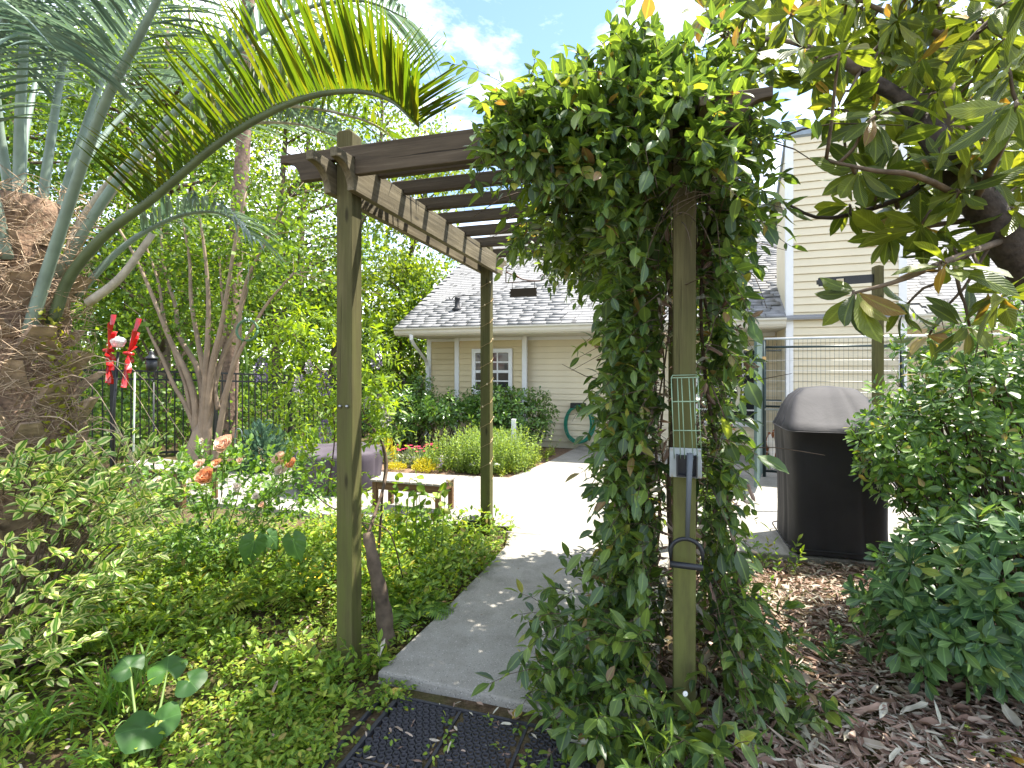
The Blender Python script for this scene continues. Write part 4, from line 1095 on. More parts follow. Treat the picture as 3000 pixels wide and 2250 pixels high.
vput(170, (0.98, 1.6), (0.25, 1.9), (2.12, 2.42), lambda a, b, c: (-0.5, -0.5), -0.5)
vput(200, (0.68, 1.35), (0.55, 2.15), (2.22, 2.5), lambda a, b, c: (-0.4, -0.5), -0.45)
vput(90, (0.75, 1.7), (1.75, 2.3), (2.25, 2.5), lambda a, b, c: (-0.3, -0.6), -0.5)
vput(200, (1.3, 1.85), (0.1, 2.2), (1.9, 2.4), lambda a, b, c: (-0.7 if a < 1.55 else 0.8, -0.4), -0.3)
vput(420, (1.34, 1.5), (-0.05, 2.1), (0.15, 2.2), lambda a, b, c: (-1.0, -0.5), 0.0)
vput(330, (1.69, 1.79), (-0.05, 1.9), (0.25, 2.3), lambda a, b, c: (0.9, -0.5), 0.0)
vput(420, (1.38, 1.52), (-0.06, 0.4), (0.1, 2.1), lambda a, b, c: (-0.9, -0.9), 0.05)
vput(330, (1.68, 1.78), (-0.05, 0.4), (0.2, 2.2), lambda a, b, c: (0.8, -0.8), 0.0)
vput(80, (1.05, 1.5), (-0.25, 0.3), (0.0, 0.45), lambda a, b, c: (-0.8, -0.6), 0.5)
vput(50, (1.2, 1.75), (-0.42, -0.15), (-0.02, 0.2), lambda a, b, c: (-0.3, -0.7), 0.6)
vput(40, (1.7, 2.05), (0.0, 0.6), (0.0, 0.35), lambda a, b, c: (0.8, -0.5), 0.4)
A1 = np.array(A1); D1 = np.array(D1)
tu, tv, _k = in_view(A1 + D1 * 0.2)
gd_ = ~((A1[:, 2] < 2.05) & (A1[:, 2] > 0.5) & ((tu > 2190) | (tu < 1735)))
A1, D1 = A1[gd_], D1[gd_]
D_, N_, L_, O_ = shoots(A1, D1, rng.uniform(0.09, 0.27, len(A1)), 4, 0.102, 0.35, 0.9, 0.28, vs_, 0.0022)
sa, sd = [], []                                       # loose sprays that stand off the mass
for _ in range(46):
    a, b, c = random.choice([(random.uniform(0.85, 1.75), random.uniform(-.1, .5), random.uniform(2.6, 2.8)), (random.uniform(0.8, 1.0), random.uniform(-.1, 1.6), random.uniform(2.4, 2.65)), (random.uniform(1.3, 1.45), random.uniform(0, .6), random.uniform(.4, 1.9))])
    sa.append(PG(a, b, c)); sd.append(nrm(pa * (random.gauss(-.3, .5)) + pb * random.gauss(-.3, .4) + ZA * (random.gauss(.7, .4) if c > 2.3 else random.gauss(-.1, .3))))
sa, sd = np.array(sa), np.array(sd)
D_, N_, L_, O_ = cat((D_, N_, L_, O_), shoots(sa, sd, rng.uniform(.22, .42, len(sa)), 6, 0.085, 0.3, 0.9, 0.25, vs_, 0.002))
tips = O_ + D_ * (L_ * 0.6)[:, None]
keep = np.array([not (inpost(p) or inpost(q)) for p, q in zip(O_, tips)])
# keep the eyes of the path free
qs = (O_ - PO) @ pa; qt = (O_ - PO) @ pb
pu, pv, _ok = in_view(O_ + D_ * L_[:, None])
keep &= ~((qs < 1.12) & (O_[:, 2] < 1.95) & (O_[:, 2] > 0.65))
L_ *= rng.uniform(0.6, 1.2, len(L_))
foliage(vine, L_VINE, D_[keep], N_[keep], L_[keep], O_[keep], LM_VINE, 300, rng.uniform(0.85, 1.2, keep.sum()))
# flowers: small cream buds in clusters
fb = Blob(); bud = leaf_t(1, 0.3, 0.5, 0.2, 0.1)
fc = A1[rng.integers(0, len(A1), 150)] + rng.normal(size=(150, 3)) * 0.05 + [0, 0, 0.03]
for c in fc:
    if inpost(c): continue
    d = rdir(9, 0.3); fb.add(bud, frames(d, rdir(9)), rng.uniform(0.016, 0.026, 9), c + d * 0.012)
fb.build('blossom', plain('cream_blossom', (0.55, 0.56, 0.36), 0.6), vine, 'stuff')
# woody stems
for k in range(12):
    s0, t0 = 1.55 + random.uniform(-0.22, 0.22), random.choice([0.16, 0.5, 1.1, 1.7, 2.0]) + random.uniform(-0.02, 0.15)
    if abs(s0 - 1.6) < 0.07 and t0 < 0.13: t0 = 0.14
    pts = [PG(s0 + 0.08 * math.sin(k + z * 2.1), t0 + 0.06 * math.cos(k * 2 + z * 3), z) for z in np.linspace(-0.05, 2.45, 9)]
    vs_.tube(curve(pts, 22), random.uniform(0.009, 0.018), 0.006, 5)
for k in range(90):
    p = PG(random.uniform(1.3, 1.85), random.uniform(0.05, 2.1), random.uniform(0.2, 2.5))
    d = rdir(1)[0]; vs_.tube(curve([p, p + d * 0.15 + [0, 0, -0.03], p + d * 0.3 + rdir(1)[0] * 0.12 + [0, 0, -.1]], 6), 0.004, 0.0015, 3)
for k in range(45):
    p = PG(random.uniform(0.85, 1.9), random.uniform(0.0, 2.2), random.uniform(2.3, 2.55))
    an = random.uniform(0, 6.28); d = nrm([math.cos(an), math.sin(an), 0.05]); vs_.tube(curve([p, p + d * 0.3 + [0, 0, .04], p + d * 0.6 + [0, 0, -.05]], 6), 0.006, 0.002, 4)
vs_.build('stem', M_TWIG, vine, 'stuff')
# withered leaves caught in the stems
dn = 700
dO = np.array([PG(random.uniform(1.25, 1.88), random.choice([random.uniform(0.07, 0.4), random.uniform(0.3, 2.1)]), random.uniform(0.1, 2.4)) for _ in range(dn)])
db_ = Blob(); d = rdir(dn, -0.6); db_.add(L_DRY, frames(d, rdir(dn)), rng.uniform(0.05, 0.11, dn), dO); db_.build('withered_leaf_mass', LM_DRY, vine, 'stuff')

# ================================================================== LOQUAT TREE, RIGHT
loq = thing('loquat_tree', 'broad leaved loquat tree leaning in from the right edge', 'tree', (3.1, 2.35, 0))
tk = Blob()
trunk = curve([(3.15, 2.3, -0.1), (2.95, 2.3, 0.6), (2.72, 2.28, 1.3), P(3010, 790, 2.25), P(2890, 620, 2.25), P(2800, 500, 2.25), P(2700, 345, 2.3)], 26)
tk.tube(trunk, 0.10, 0.052, 10, prof=np.linspace(0.11, 0.05, 26) * (1 + 0.06 * np.sin(np.arange(26) * 1.9)))
tk.build('trunk', M_BARKD, loq)
brl = [[(2700, 345, 2.3), (2600, 255, 2.3), (2520, 200, 2.3)], [(2640, 285, 2.3), (2545, 232, 2.32), (2535, 170, 2.34)], [(2520, 205, 2.3), (2430, 160, 2.35), (2340, 130, 2.45)],
       [(2830, 540, 2.25), (2775, 250, 2.45), (2740, 0, 2.6), (2720, -250, 2.7)], [(2890, 620, 2.25), (2700, 520, 2.1), (2560, 500, 2.1), (2420, 470, 2.2)],
       [(2950, 700, 2.25), (2760, 770, 2.0), (2640, 820, 1.95), (2500, 860, 2.0)], [(2780, 470, 2.25), (2640, 580, 2.4), (2420, 640, 2.5), (2290, 590, 2.6)],
       [(2430, 165, 2.35), (2300, 120, 2.5), (2120, 110, 2.7)], [(2860, 580, 2.2), (2950, 400, 1.8), (2985, 310, 1.6)], [(2750, 100, 2.5), (2560, 20, 2.5), (2400, -60, 2.6)],
       [(2770, 200, 2.45), (2900, 60, 2.4), (3050, -60, 2.4)], [(2700, 345, 2.3), (2560, 330, 2.5), (2420, 320, 2.7)], [(2900, 640, 2.25), (2740, 660, 2.4), (2560, 700, 2.5)]]
bt = []
for i, b in enumerate(brl):
    pts = curve([P(*q) for q in b], 12)
    w = Blob(); w.tube(pts, 0.042 if i in (0, 3) else (0.03 if i in (1, 2) else 0.016), 0.006 if i != 1 else 0.02, 7)
    w.build('branch', M_BARKD if i in (0, 1, 6) else M_BARK, loq)
    bt.append(pts)
rc = [(760, 340, 2.1), (1010, 680, 2.3), (870, 1000, 2.3), (1130, 1110, 2.2), (600, 1300, 2.5), (930, 1420, 2.2), (1260, 1150, 2.3), (1020, 320, 2.0), (700, 90, 2.3), (1300, 350, 2.4), (1640, 600, 2.2),
      (2160, 690, 1.45), (2100, 430, 1.6), (1750, 800, 1.9), (1800, 1250, 2.1), (1550, 1450, 2.2), (1330, 1520, 2.4), (1400, 150, 2.5), (1900, 150, 2.5), (500, 330, 2.6), (300, 210, 2.7), (900, 110, 2.4),
      (1150, 60, 2.5), (420, 120, 2.7), (850, 480, 2.6), (1150, 850, 2.5), (1400, 950, 2.4), (1500, 1200, 2.4), (1650, 1050, 2.2), (1950, 950, 2.1), (2050, 1150, 2.2), (1950, 1450, 2.3), (2150, 1350, 2.2), (1700, 1600, 2.2),
      (150, 60, 2.8), (600, 20, 2.7), (1700, 60, 2.6), (2100, 60, 2.6), (1250, 560, 2.6), (1080, 1330, 2.5), (760, 1230, 2.6), (1400, 1350, 2.5), (1870, 640, 2.3), (1600, 300, 2.6), (2000, 300, 2.6)]
C_ = [P(2000 + x * 0.452, y * 0.452, d) for x, y, d in rc] + [P(2500, 862, 2.0), P(2775, 770, 1.9), P(2840, 956, 2.1), P(2650, 900, 2.3), P(2930, 860, 2.0), P(2720, 985, 2.4)]
for _ in range(46):                        # more boughs in the upper right
    C_.append(P(random.uniform(2480, 3040), random.uniform(-60, 560), random.uniform(2.1, 3.1)))
for _ in range(12): C_.append(P(random.uniform(2080, 2480), random.uniform(-60, 230), random.uniform(2.5, 2.9)))
nhand = len(C_)
for _ in range(150):                       # the crown goes on above and beside the frame
    C_.append(np.array([random.uniform(1.4, 4.6), random.uniform(1.4, 4.4), random.uniform(3.0, 4.3)]))
for _ in range(50):
    C_.append(np.array([random.uniform(3.0, 4.6), random.uniform(1.7, 3.2), random.uniform(1.7, 3.2)]))
C_ = np.array(C_)
hand = np.arange(len(C_)) < nhand
cu, cv, _o = in_view(C_)
C_ = C_[~((cu > 2200) & (cu < 2470) & (cv > 330) & (cv < 980) & ~((abs(cu - 2271) < 20) & (abs(cv - 588) < 20))) & (hand | ~((C_[:, 0] / C_[:, 1] < 0.78) & (C_[:, 1] > 2.5)))]
AX = rdir(len(C_), 0.4); AX[::3] = nrm(AX[::3] * [1, 1, 0.3] + [0, 0, -0.5])
D_, N_, L_, O_ = rosettes(C_, AX, 12, 0.19, 0.15, 0.25, 0.35)
foliage(loq, L_LOQ, D_, N_, L_, O_, LM_LOQ, 300, rng.uniform(0.85, 1.2, len(L_)), cell=18)
tw = Blob()
allb = np.concatenate(bt)
for c in C_:
    j = np.argmin(np.linalg.norm(allb - c, axis=1)); e = allb[j]
    if np.linalg.norm(e - c) < 0.75: tw.tube(curve([e, e * .65 + c * .35 + nrm(c - e) * .02 + [0, 0, -.02], e * .3 + c * .7 + [0, 0, .015], c], 7), 0.008, 0.005, 4)
tw.build('twig', M_BARK, loq, 'stuff')
yo = Blob(); idx = rng.integers(0, 450, 16)
yo.add(L_LOQ, frames(rdir(16, -0.5), rdir(16)), rng.uniform(0.11, 0.17, 16), C_[rng.integers(0, 50, 16)]); yo.build('yellowed_leaf', LM_YEL, loq, 'stuff')
# light green sprigs of another bough behind it
# ================================================================== BUSHES, RIGHT
def whorl_bush(name, label, centers, n, leaf, T, mat, base, nobj=300, elev=0.25, per=8):
    t = thing(name, label, 'shrub', base)
    C, A = [], []
    for (c, r) , k in zip(centers, n):
        p, v = ellip(k, c, r, 0.45, 0.03); C.append(p); A.append(nrm(v * [1, 1, 0.7] + [0, -0.15, 0.65]))
    C = np.concatenate(C); A = np.concatenate(A)
    D, N, L, O = rosettes(C, A, per, leaf, elev, 0.2, 0.05)
    foliage(t, T, D, N, L, O, mat, nobj, rng.uniform(0.85, 1.15, len(L)), cell=22)
    s = Blob(); b = np.array(base)
    for c, a in zip(C[::7], A[::7]):
        m = b * 0.45 + c * 0.55 + rng.normal(size=3) * 0.06
        s.tube(curve([b + rng.normal(size=3) * [0.12, 0.12, 0], m, c], 7), 0.009, 0.0035, 4)
    s.build('stem', M_TWIG, t, 'stuff')
    return t
whorl_bush('leafy_shrub', 'tall small leaved shrub at right edge partly hiding the grill', [((2.95, 2.95, 1.0), (0.95, 0.55, 0.68)), ((2.42, 3.0, 1.0), (0.42, 0.3, 0.35)), ((3.1, 3.2, 1.5), (0.75, 0.4, 0.42))], (760, 200, 330), 0.078, L_OBOV, LM_PITL, (3.0, 3.0, -0.05))
whorl_bush('glossy_shrub', 'low glossy whorled shrub in the lower right corner', [((2.35, 2.3, 0.42), (0.72, 0.42, 0.42)), ((1.95, 2.35, 0.3), (0.35, 0.3, 0.25))], (420, 80), 0.105, L_OBOV, LM_PITT, (2.4, 2.35, -0.05))

# ================================================================== VARIEGATED SHRUB, LEFT
var = thing('variegated_shrub', 'cream edged variegated shrub at the foot of the palm', 'shrub', (-2.45, 2.5, -0.05))
p1_, v1_ = ellip(330, (-2.55, 2.5, 0.55), (0.60, 0.42, 0.48), 0.5, 0.05)
p2_, v2_ = ellip(55, (-2.2, 2.8, 0.72), (0.26, 0.25, 0.25), 0.4, 0.1)
p3_, v3_ = ellip(70, (-2.2, 2.05, 0.25), (0.36, 0.22, 0.18), 0.4, 0.03)
pp = np.concatenate([p1_, p2_, p3_]); vv = np.concatenate([v1_, v2_, v3_])
st = Blob()
D_, N_, L_, O_ = shoots(pp, nrm(vv * [1, 1, 0.5] + [0.15, -0.1, 0.55]), rng.uniform(0.12, 0.24, len(pp)), 3, 0.085, 0.12, 0.9, 0.25, st, 0.003)
foliage(var, L_OVAL, D_, N_, L_, O_, LM_VAR, 300, rng.uniform(0.8, 1.1, len(L_)), cell=24)
for c in pp[::9]: st.tube(curve([np.array([-2.45, 2.5, -0.05]) + rng.normal(size=3) * [.1, .1, 0], c * 0.6 + np.array([-2.45, 2.5, 0.1]) * 0.4, c], 6), 0.007, 0.003, 4)
st.build('stem', M_TWIG, var, 'stuff')

# ================================================================== PINDO PALM, LEFT
PX, PY = -2.93, 3.05
palm = thing('pindo_palm', 'shaggy pindo palm with arching blue green fronds at left edge', 'palm', (PX, PY, 0))
pt = Blob()
zz = np.linspace(-0.1, 2.45, 30)
pt.tube(np.stack([PX + 0.02 * np.sin(zz * 2), PY + 0 * zz, zz], -1), 0.3, 0.3, 18, prof=0.25 + 0.06 * np.sin(zz * 1.7 + 0.6) + 0.02 * np.sin(zz * 19))
M_FIB = plain('palm_fibre', (0.20, 0.13, 0.085), 0.95, var=0.5, scale=45, bmp=1.0, bscale=60)
pt.build('trunk', M_FIB, palm)
M_BOOT = plain('cut_leaf_base', (0.30, 0.215, 0.145), 0.9, var=0.4, scale=18, bmp=0.6, bscale=30)
bootme = None
for k in range(92):
    a = k * 2.399; z = 0.15 + k * 0.0228
    r = 0.27 + 0.05 * math.sin(z * 1.7 + 0.6)
    o_ = np.array([math.cos(a), math.sin(a), 0]); s_ = np.array([-math.sin(a), math.cos(a), 0])
    if o_[1] > 0.55: continue
    if bootme is None:
        V = [(-.075, -.02, 0), (.075, -.02, 0), (.09, .03, 0), (-.09, .03, 0), (-.055, .0, .12), (.055, .0, .12), (.06, .05, .12), (-.06, .05, .12), (-.042, .03, .2), (.042, .03, .2), (.042, .065, .215), (-.042, .065, .215)]
        F = [(0, 3, 2, 1), (8, 9, 10, 11)] + [(i, (i + 1) % 4, (i + 1) % 4 + 4, i + 4) for i in range(4)] + [(i + 4, (i + 1) % 4 + 4, (i + 1) % 4 + 8, i + 8) for i in range(4)]
        bootme = bpy.data.meshes.new('boot'); bootme.from_pydata(V, [], F); bootme.materials.append(M_BOOT)
    up = nrm(ZA * 1.0 + o_ * random.uniform(0.35, 0.75) + s_ * random.uniform(-.2, .2)); sc = random.uniform(0.75, 1.25)
    y_ = nrm(o_ - up * (o_ @ up)); x_ = np.cross(y_, up)
    link('boot', bootme, palm, axes(np.array([PX, PY, z]) + o_ * (r - 0.05), x_ * sc, y_ * sc, up * sc * random.uniform(0.7, 1.15)))
fbr = Blob()
for k in range(1900):
    a = random.uniform(math.pi * 0.9, math.pi * 2.1); z = random.uniform(0.2, 2.5)
    o_ = np.array([math.cos(a), math.sin(a), 0]); s_ = np.array([-math.sin(a), math.cos(a), 0])
    p = np.array([PX, PY, z]) + o_ * random.uniform(0.27, 0.36)
    L = random.uniform(0.08, 0.28)
    fbr.tube(curve([p, p + s_ * random.uniform(-1, 1) * L * .5 + o_ * 0.05 + ZA * random.uniform(-.05, .08), p + s_ * random.uniform(-1, 1) * L + o_ * random.uniform(0, .1) - ZA * L * random.uniform(-.2, .6)], 5), 0.0026, 0.0012, 3)
for k in range(9):      # long dry strands that stand off the trunk
    a = random.uniform(-0.7, 0.1); p = np.array([PX, PY, random.uniform(0.9, 1.5)]) + np.array([math.cos(a), math.sin(a), 0]) * 0.33
    L = random.uniform(0.4, 0.9)
    fbr.tube(curve([p, p + [L * .5, -.1, random.uniform(-.05, .1)], p + [L, -.2, random.uniform(-.5, -.1)]], 9), 0.0035, 0.0015, 4)
fbr.build('fibre', plain('dry_fibre', (0.42, 0.31, 0.21), 0.95, var=0.4), palm, 'stuff')
mf = Blob()                                    # moss ferns on the right flank of the trunk
for z in np.linspace(0.85, 1.75, 26):
    p = np.array([PX + 0.34, PY - 0.12 + random.uniform(-.1, .1), z]); d = rdir(14, 0.1)
    mf.add(L_SIMPLE, frames(d, rdir(14)), rng.uniform(0.02, 0.045, 14), p + rng.normal(size=(14, 3)) * 0.035)
mf.build('moss', LM_MOSSF, palm, 'stuff')
M_PET = plain('blue_green_petiole', (0.19, 0.25, 0.195), 0.5, var=0.2, scale=9)
M_PETD = plain('dark_petiole', (0.085, 0.11, 0.05), 0.5, var=0.25, scale=9)
M_PETP = plain('pale_dead_petiole', (0.42, 0.37, 0.29), 0.8, var=0.3, scale=15)
DS = 1.3562
def leaflet(p, d, L, w, n=6, sag=0.25, twist=0.0):
    'one narrow folded leaflet as a little mesh'
    g = np.array([0, 0, -1.0]); t = np.linspace(0, 1, n)[:, None]
    c = p + d * L * t + g * sag * L * t ** 2.2
    tn = nrm(np.gradient(c, axis=0)); sd = nrm(np.cross(tn, ZA + 0.4 * twist * np.array([1, 0, 0]))); up = np.cross(sd, tn)
    pr = (np.clip(t * 7, 0.35, 1) * (1 - t ** 3)) * w * 0.5
    V = np.stack([c - sd * pr + up * pr * 0.5, c, c + sd * pr + up * pr * 0.5], 1).reshape(-1, 3)
    F = []
    for i in range(n - 1):
        a = 3 * i; b = a + 3
        F += [(a, a + 1, b + 1), (a, b + 1, b), (a + 1, a + 2, b + 2), (a + 1, b + 2, b + 1)]
    U = np.stack([np.tile([-1, 0, 1], n), np.repeat(t[:, 0], 3)], -1)
    return V, F, U
n_leaflet_obj = [0]
def frond(pts, r0, mat_r, mat_l, t0=0.3, n=44, LL=0.46, w=0.024, up=None, vee=0.5, sag=0.25, obj=False, side=(1, -1), fwd=0.6, ragged=0.0):
    path = curve([P(u * DS, v * DS, d) for u, v, d in pts], 40)
    r0 *= 0.8; b = Blob(); b.tube(path, r0, 0.004, 7, prof=r0 * (1 - np.linspace(0, 1, 40)) ** 0.75 + 0.003)
    ob = b.build('frond', mat_r, palm)
    tn = nrm(np.gradient(path, axis=0)); mass = Blob()
    for k in range(n):
        t = t0 + (1 - t0) * (k + 0.5) / n; x = t * 39; i = int(x)
        p = path[i] + (path[min(i + 1, 39)] - path[i]) * (x - i); T = tn[i]
        ref = np.asarray(up if up is not None else ZA, float); N = nrm(ref - T * (ref @ T)); S = np.cross(T, N)
        s_len = LL * (0.55 + 0.6 * math.sin(math.pi * (0.15 + 0.8 * (k + .5) / n))) * random.uniform(0.85, 1.1)
        for sgn in side:
            if random.random() < ragged: continue
            d = nrm(S * sgn * math.cos(vee) + N * math.sin(vee) + T * (fwd + random.uniform(-.12, .12)) + rng.normal(size=3) * 0.06)
            V, F, U = leaflet(p, d, s_len, w * random.uniform(0.8, 1.1), 6, sag * random.uniform(.6, 1.3))
            if obj and n_leaflet_obj[0] < 300:
                q = Blob(); q.raw(V, F, U, random.random()); q.build('leaflet', mat_l, ob); n_leaflet_obj[0] += 1
            else: mass.raw(V, F, U, random.random())
    mass.build('leaflet_mass', mat_l, ob, 'stuff')
# the big frond that sweeps over to the pergola
frond([(112, 700, 2.92), (150, 600, 2.9), (230, 505, 2.85), (330, 430, 2.8), (480, 305, 2.7), (630, 222, 2.6), (750, 197, 2.5), (840, 215, 2.42), (905, 275, 2.37)], 0.036, M_PETD, LM_PALMY, 0.34, 112, 0.46, 0.025, up=(0.0, -0.3, 1.0), vee=0.95, sag=0.03, obj=True, fwd=0.15)
frond([(62, 720, 2.85), (110, 560, 2.82), (215, 250, 2.65), (300, 80, 2.5), (370, -60, 2.4), (450, -200, 2.3)], 0.040, M_PET, LM_PALMB, 0.42, 46, 0.5, 0.026, vee=0.35, sag=0.25, obj=True)
frond([(120, 600, 3.05), (260, 380, 3.1), (430, 190, 3.15), (540, 90, 3.2), (650, 22, 3.2), (780, 2, 3.2), (880, 40, 3.15)], 0.030, M_PET, LM_PALMB, 0.38, 50, 0.46, 0.024, vee=0.15, sag=0.5, obj=True)
frond([(165, 640, 3.15), (247, 550, 3.25), (320, 497, 3.3), (400, 463, 3.35), (483, 463, 3.35), (550, 520, 3.35)], 0.024, M_PET, LM_PALMB, 0.36, 34, 0.36, 0.022, vee=0.4, sag=0.45)
frond([(140, 560, 3.3), (270, 385, 3.4), (370, 315, 3.4), (520, 270, 3.4), (640, 268, 3.4), (740, 300, 3.35)], 0.022, M_PETP, LM_PALMB, 0.40, 40, 0.42, 0.022, vee=0.45, sag=0.3)
frond([(42, 560, 3.0), (44, 250, 3.0), (60, 0, 2.9), (90, -250, 2.8)], 0.042, M_PET, LM_PALMB, 0.45, 40, 0.5, 0.025, vee=0.3, sag=0.25)
frond([(75, 560, 3.15), (110, 300, 3.2), (150, 60, 3.2), (215, -200, 3.1)], 0.036, M_PET, LM_PALMB, 0.42, 40, 0.5, 0.025, vee=0.3, sag=0.3)
frond([(100, 560, 3.3), (165, 330, 3.4), (240, 130, 3.5), (340, -40, 3.5), (460, -120, 3.4)], 0.03, M_PET, LM_PALMB, 0.4, 40, 0.48, 0.024, vee=0.25, sag=0.4)
frond([(15, 560, 2.85), (-40, 300, 2.7), (-90, 60, 2.5), (-120, -150, 2.3)], 0.036, M_PET, LM_PALMB, 0.35, 40, 0.5, 0.026, vee=0.3, sag=0.3)
frond([(20, 420, 3.2), (-10, 180, 3.1), (20, 20, 2.9), (110, -90, 2.7), (230, -150, 2.5)], 0.03, M_PET, LM_PALMB, 0.35, 40, 0.5, 0.025, vee=0.25, sag=0.45)
frond([(-60, 400, 3.0), (-110, 120, 2.8), (-60, -20, 2.5), (40, 30, 2.2), (120, 110, 2.1)], 0.026, M_PET, LM_PALMB, 0.4, 36, 0.42, 0.023, vee=0.2, sag=0.35)
frond([(90, 520, 3.4), (220, 300, 3.9), (330, 200, 4.2), (430, 170, 4.4), (520, 200, 4.5)], 0.024, M_PET, LM_PALMB, 0.4, 36, 0.45, 0.024, vee=0.3, sag=0.35)
frond([(130, 620, 3.1), (170, 480, 3.2), (300, 330, 3.3), (470, 240, 3.3), (640, 230, 3.2), (800, 265, 3.1), (880, 330, 3.0)], 0.02, M_PETP, LM_PALMY, 0.5, 44, 0.36, 0.02, vee=0.3, sag=0.3, ragged=0.15)
frond([(0, 500, 3.3), (-80, 250, 3.6), (-60, 60, 3.9), (20, -60, 4.1)], 0.03, M_PET, LM_PALMB, 0.4, 36, 0.5, 0.025, vee=0.3, sag=0.35)
frond([(40, 520, 3.4), (60, 260, 3.8), (120, 60, 4.2), (220, -60, 4.5)], 0.03, M_PET, LM_PALMB, 0.4, 36, 0.5, 0.025, vee=0.3, sag=0.35)
sb_ = Blob(); sb_.tube(curve([P(190 * DS, 655 * DS, 2.95), P(260 * DS, 600 * DS, 2.95), P(330 * DS, 505 * DS, 2.98)], 9), 0.026, 0.018, 7); sb_.build('dead_petiole', M_PETP, palm)

# ================================================================== ROSE BUSH
def petals(c, r, n, seed, tight=1.0, face=(-0.1, -0.75, 0.6)):
    'layered petals round a heart'
    rs = np.random.default_rng(seed); b = Blob()
    pt_ = leaf_t(3, 0.95, 0.62, 0.35, 0.35)
    k = np.arange(n); a = k * 2.4 + rs.uniform(0, 6); e = np.linspace(1.5, 0.25, n) * tight
    D = np.stack([np.cos(a) * np.cos(e), np.sin(a) * np.cos(e), np.sin(e)], -1)
    N = nrm(-np.stack([np.cos(a), np.sin(a), 0 * a], -1) * np.sin(e)[:, None] + np.outer(np.cos(e), [0, 0, 1]))
    z = nrm(face); x = nrm(np.cross([0, 1.0, 0.3], z)); y = np.cross(z, x); Q = np.stack([x, y, z], 1)
    b.add(pt_, frames(D @ Q.T, N @ Q.T), np.linspace(0.5, 1.0, n) * r, np.asarray(c) + D @ Q.T * (0.12 * r), rs.random(n)); return b
M_PEACH = leafmat('peach_petal', [(0.80, 0.50, 0.36), (0.82, 0.60, 0.47), (0.84, 0.70, 0.60)], 0.3, (1.2, 1.05, 0.9), 0.6, 0.2, mid=0)
M_PALEP = leafmat('pale_petal', [(0.80, 0.68, 0.58), (0.82, 0.74, 0.66), (0.84, 0.80, 0.74)], 0.3, (1.1, 1.0, 0.9), 0.6, 0.2, mid=0)
M_ORANGE = leafmat('orange_petal', [(0.78, 0.36, 0.18), (0.80, 0.46, 0.27), (0.82, 0.60, 0.42)], 0.3, (1.2, 1.0, 0.8), 0.6, 0.2, mid=0)
M_WHITEF = plain('white_petal', (0.75, 0.75, 0.72), 0.6)
RB = np.array([-2.25, 3.85, -0.05])
rose = thing('rose_bush', 'rose bush with peach and orange blooms left of the near post', 'rose bush', RB)
rsm = Blob()
pp, vv = ellip(300, RB + [0, 0.05, 0.45], (0.62, 0.36, 0.40), 0.3, 0.1)
q_, w_ = ellip(45, P(880, 1420, 3.9), (0.22, 0.15, 0.2), 0.2, 0.1); pp = np.concatenate([pp, q_]); vv = np.concatenate([vv, w_])
D_, N_, L_, O_ = shoots(pp, nrm(vv + [0, 0, 0.7]), rng.uniform(0.1, 0.2, len(pp)), 4, 0.062, 0.1, 0.9, 0.3, rsm, 0.0015)
foliage(rose, L_OVAL, D_, N_, L_, O_, LM_ROSE, 150, rng.uniform(0.9, 1.2, len(L_)))
for c in pp[::14]: rsm.tube(curve([RB + rng.normal(size=3) * [.15, .1, 0], RB * 0.5 + c * 0.5 + rng.normal(size=3) * .06, c], 6), 0.004, 0.002, 4)
blooms = [(663, 1300, 3.8, .062, M_PEACH, 26), (612, 1395, 3.7, .062, M_ORANGE, 24), (826, 1345, 3.75, .05, M_PEACH, 22), (858, 1357, 3.78, .038, M_ORANGE, 18), (828, 1378, 3.75, .042, M_PALEP, 18), (592, 1358, 3.8, .036, M_PEACH, 16),
          (640, 1355, 3.85, .032, M_ORANGE, 14), (707, 1348, 3.9, .026, M_PEACH, 12), (595, 1290, 3.85, .022, M_PALEP, 10), (700, 1425, 3.75, .034, M_PALEP, 14), (560, 1410, 3.8, .024, M_PALEP, 10), (755, 1455, 3.7, .03, M_PALEP, 12), (468, 1405, 3.9, .028, M_PALEP, 12), (770, 1480, 3.75, .024, M_PEACH, 10)]
for i, (u, v, d, r, m, n) in enumerate(blooms):
    r *= 1.3; d -= 0.3; c = P(u, v, d); petals(c - [0, 0, r * 0.3], r, n, i).build('bloom', m, rose)
    rsm.tube(curve([c - [0, 0, r * .3], c - [0.02, 0, 0.12], RB * .35 + c * .65 - [0, 0, .05]], 6), 0.0035, 0.004, 4)
rsm.build('stem', M_GSTEM, rose, 'stuff')

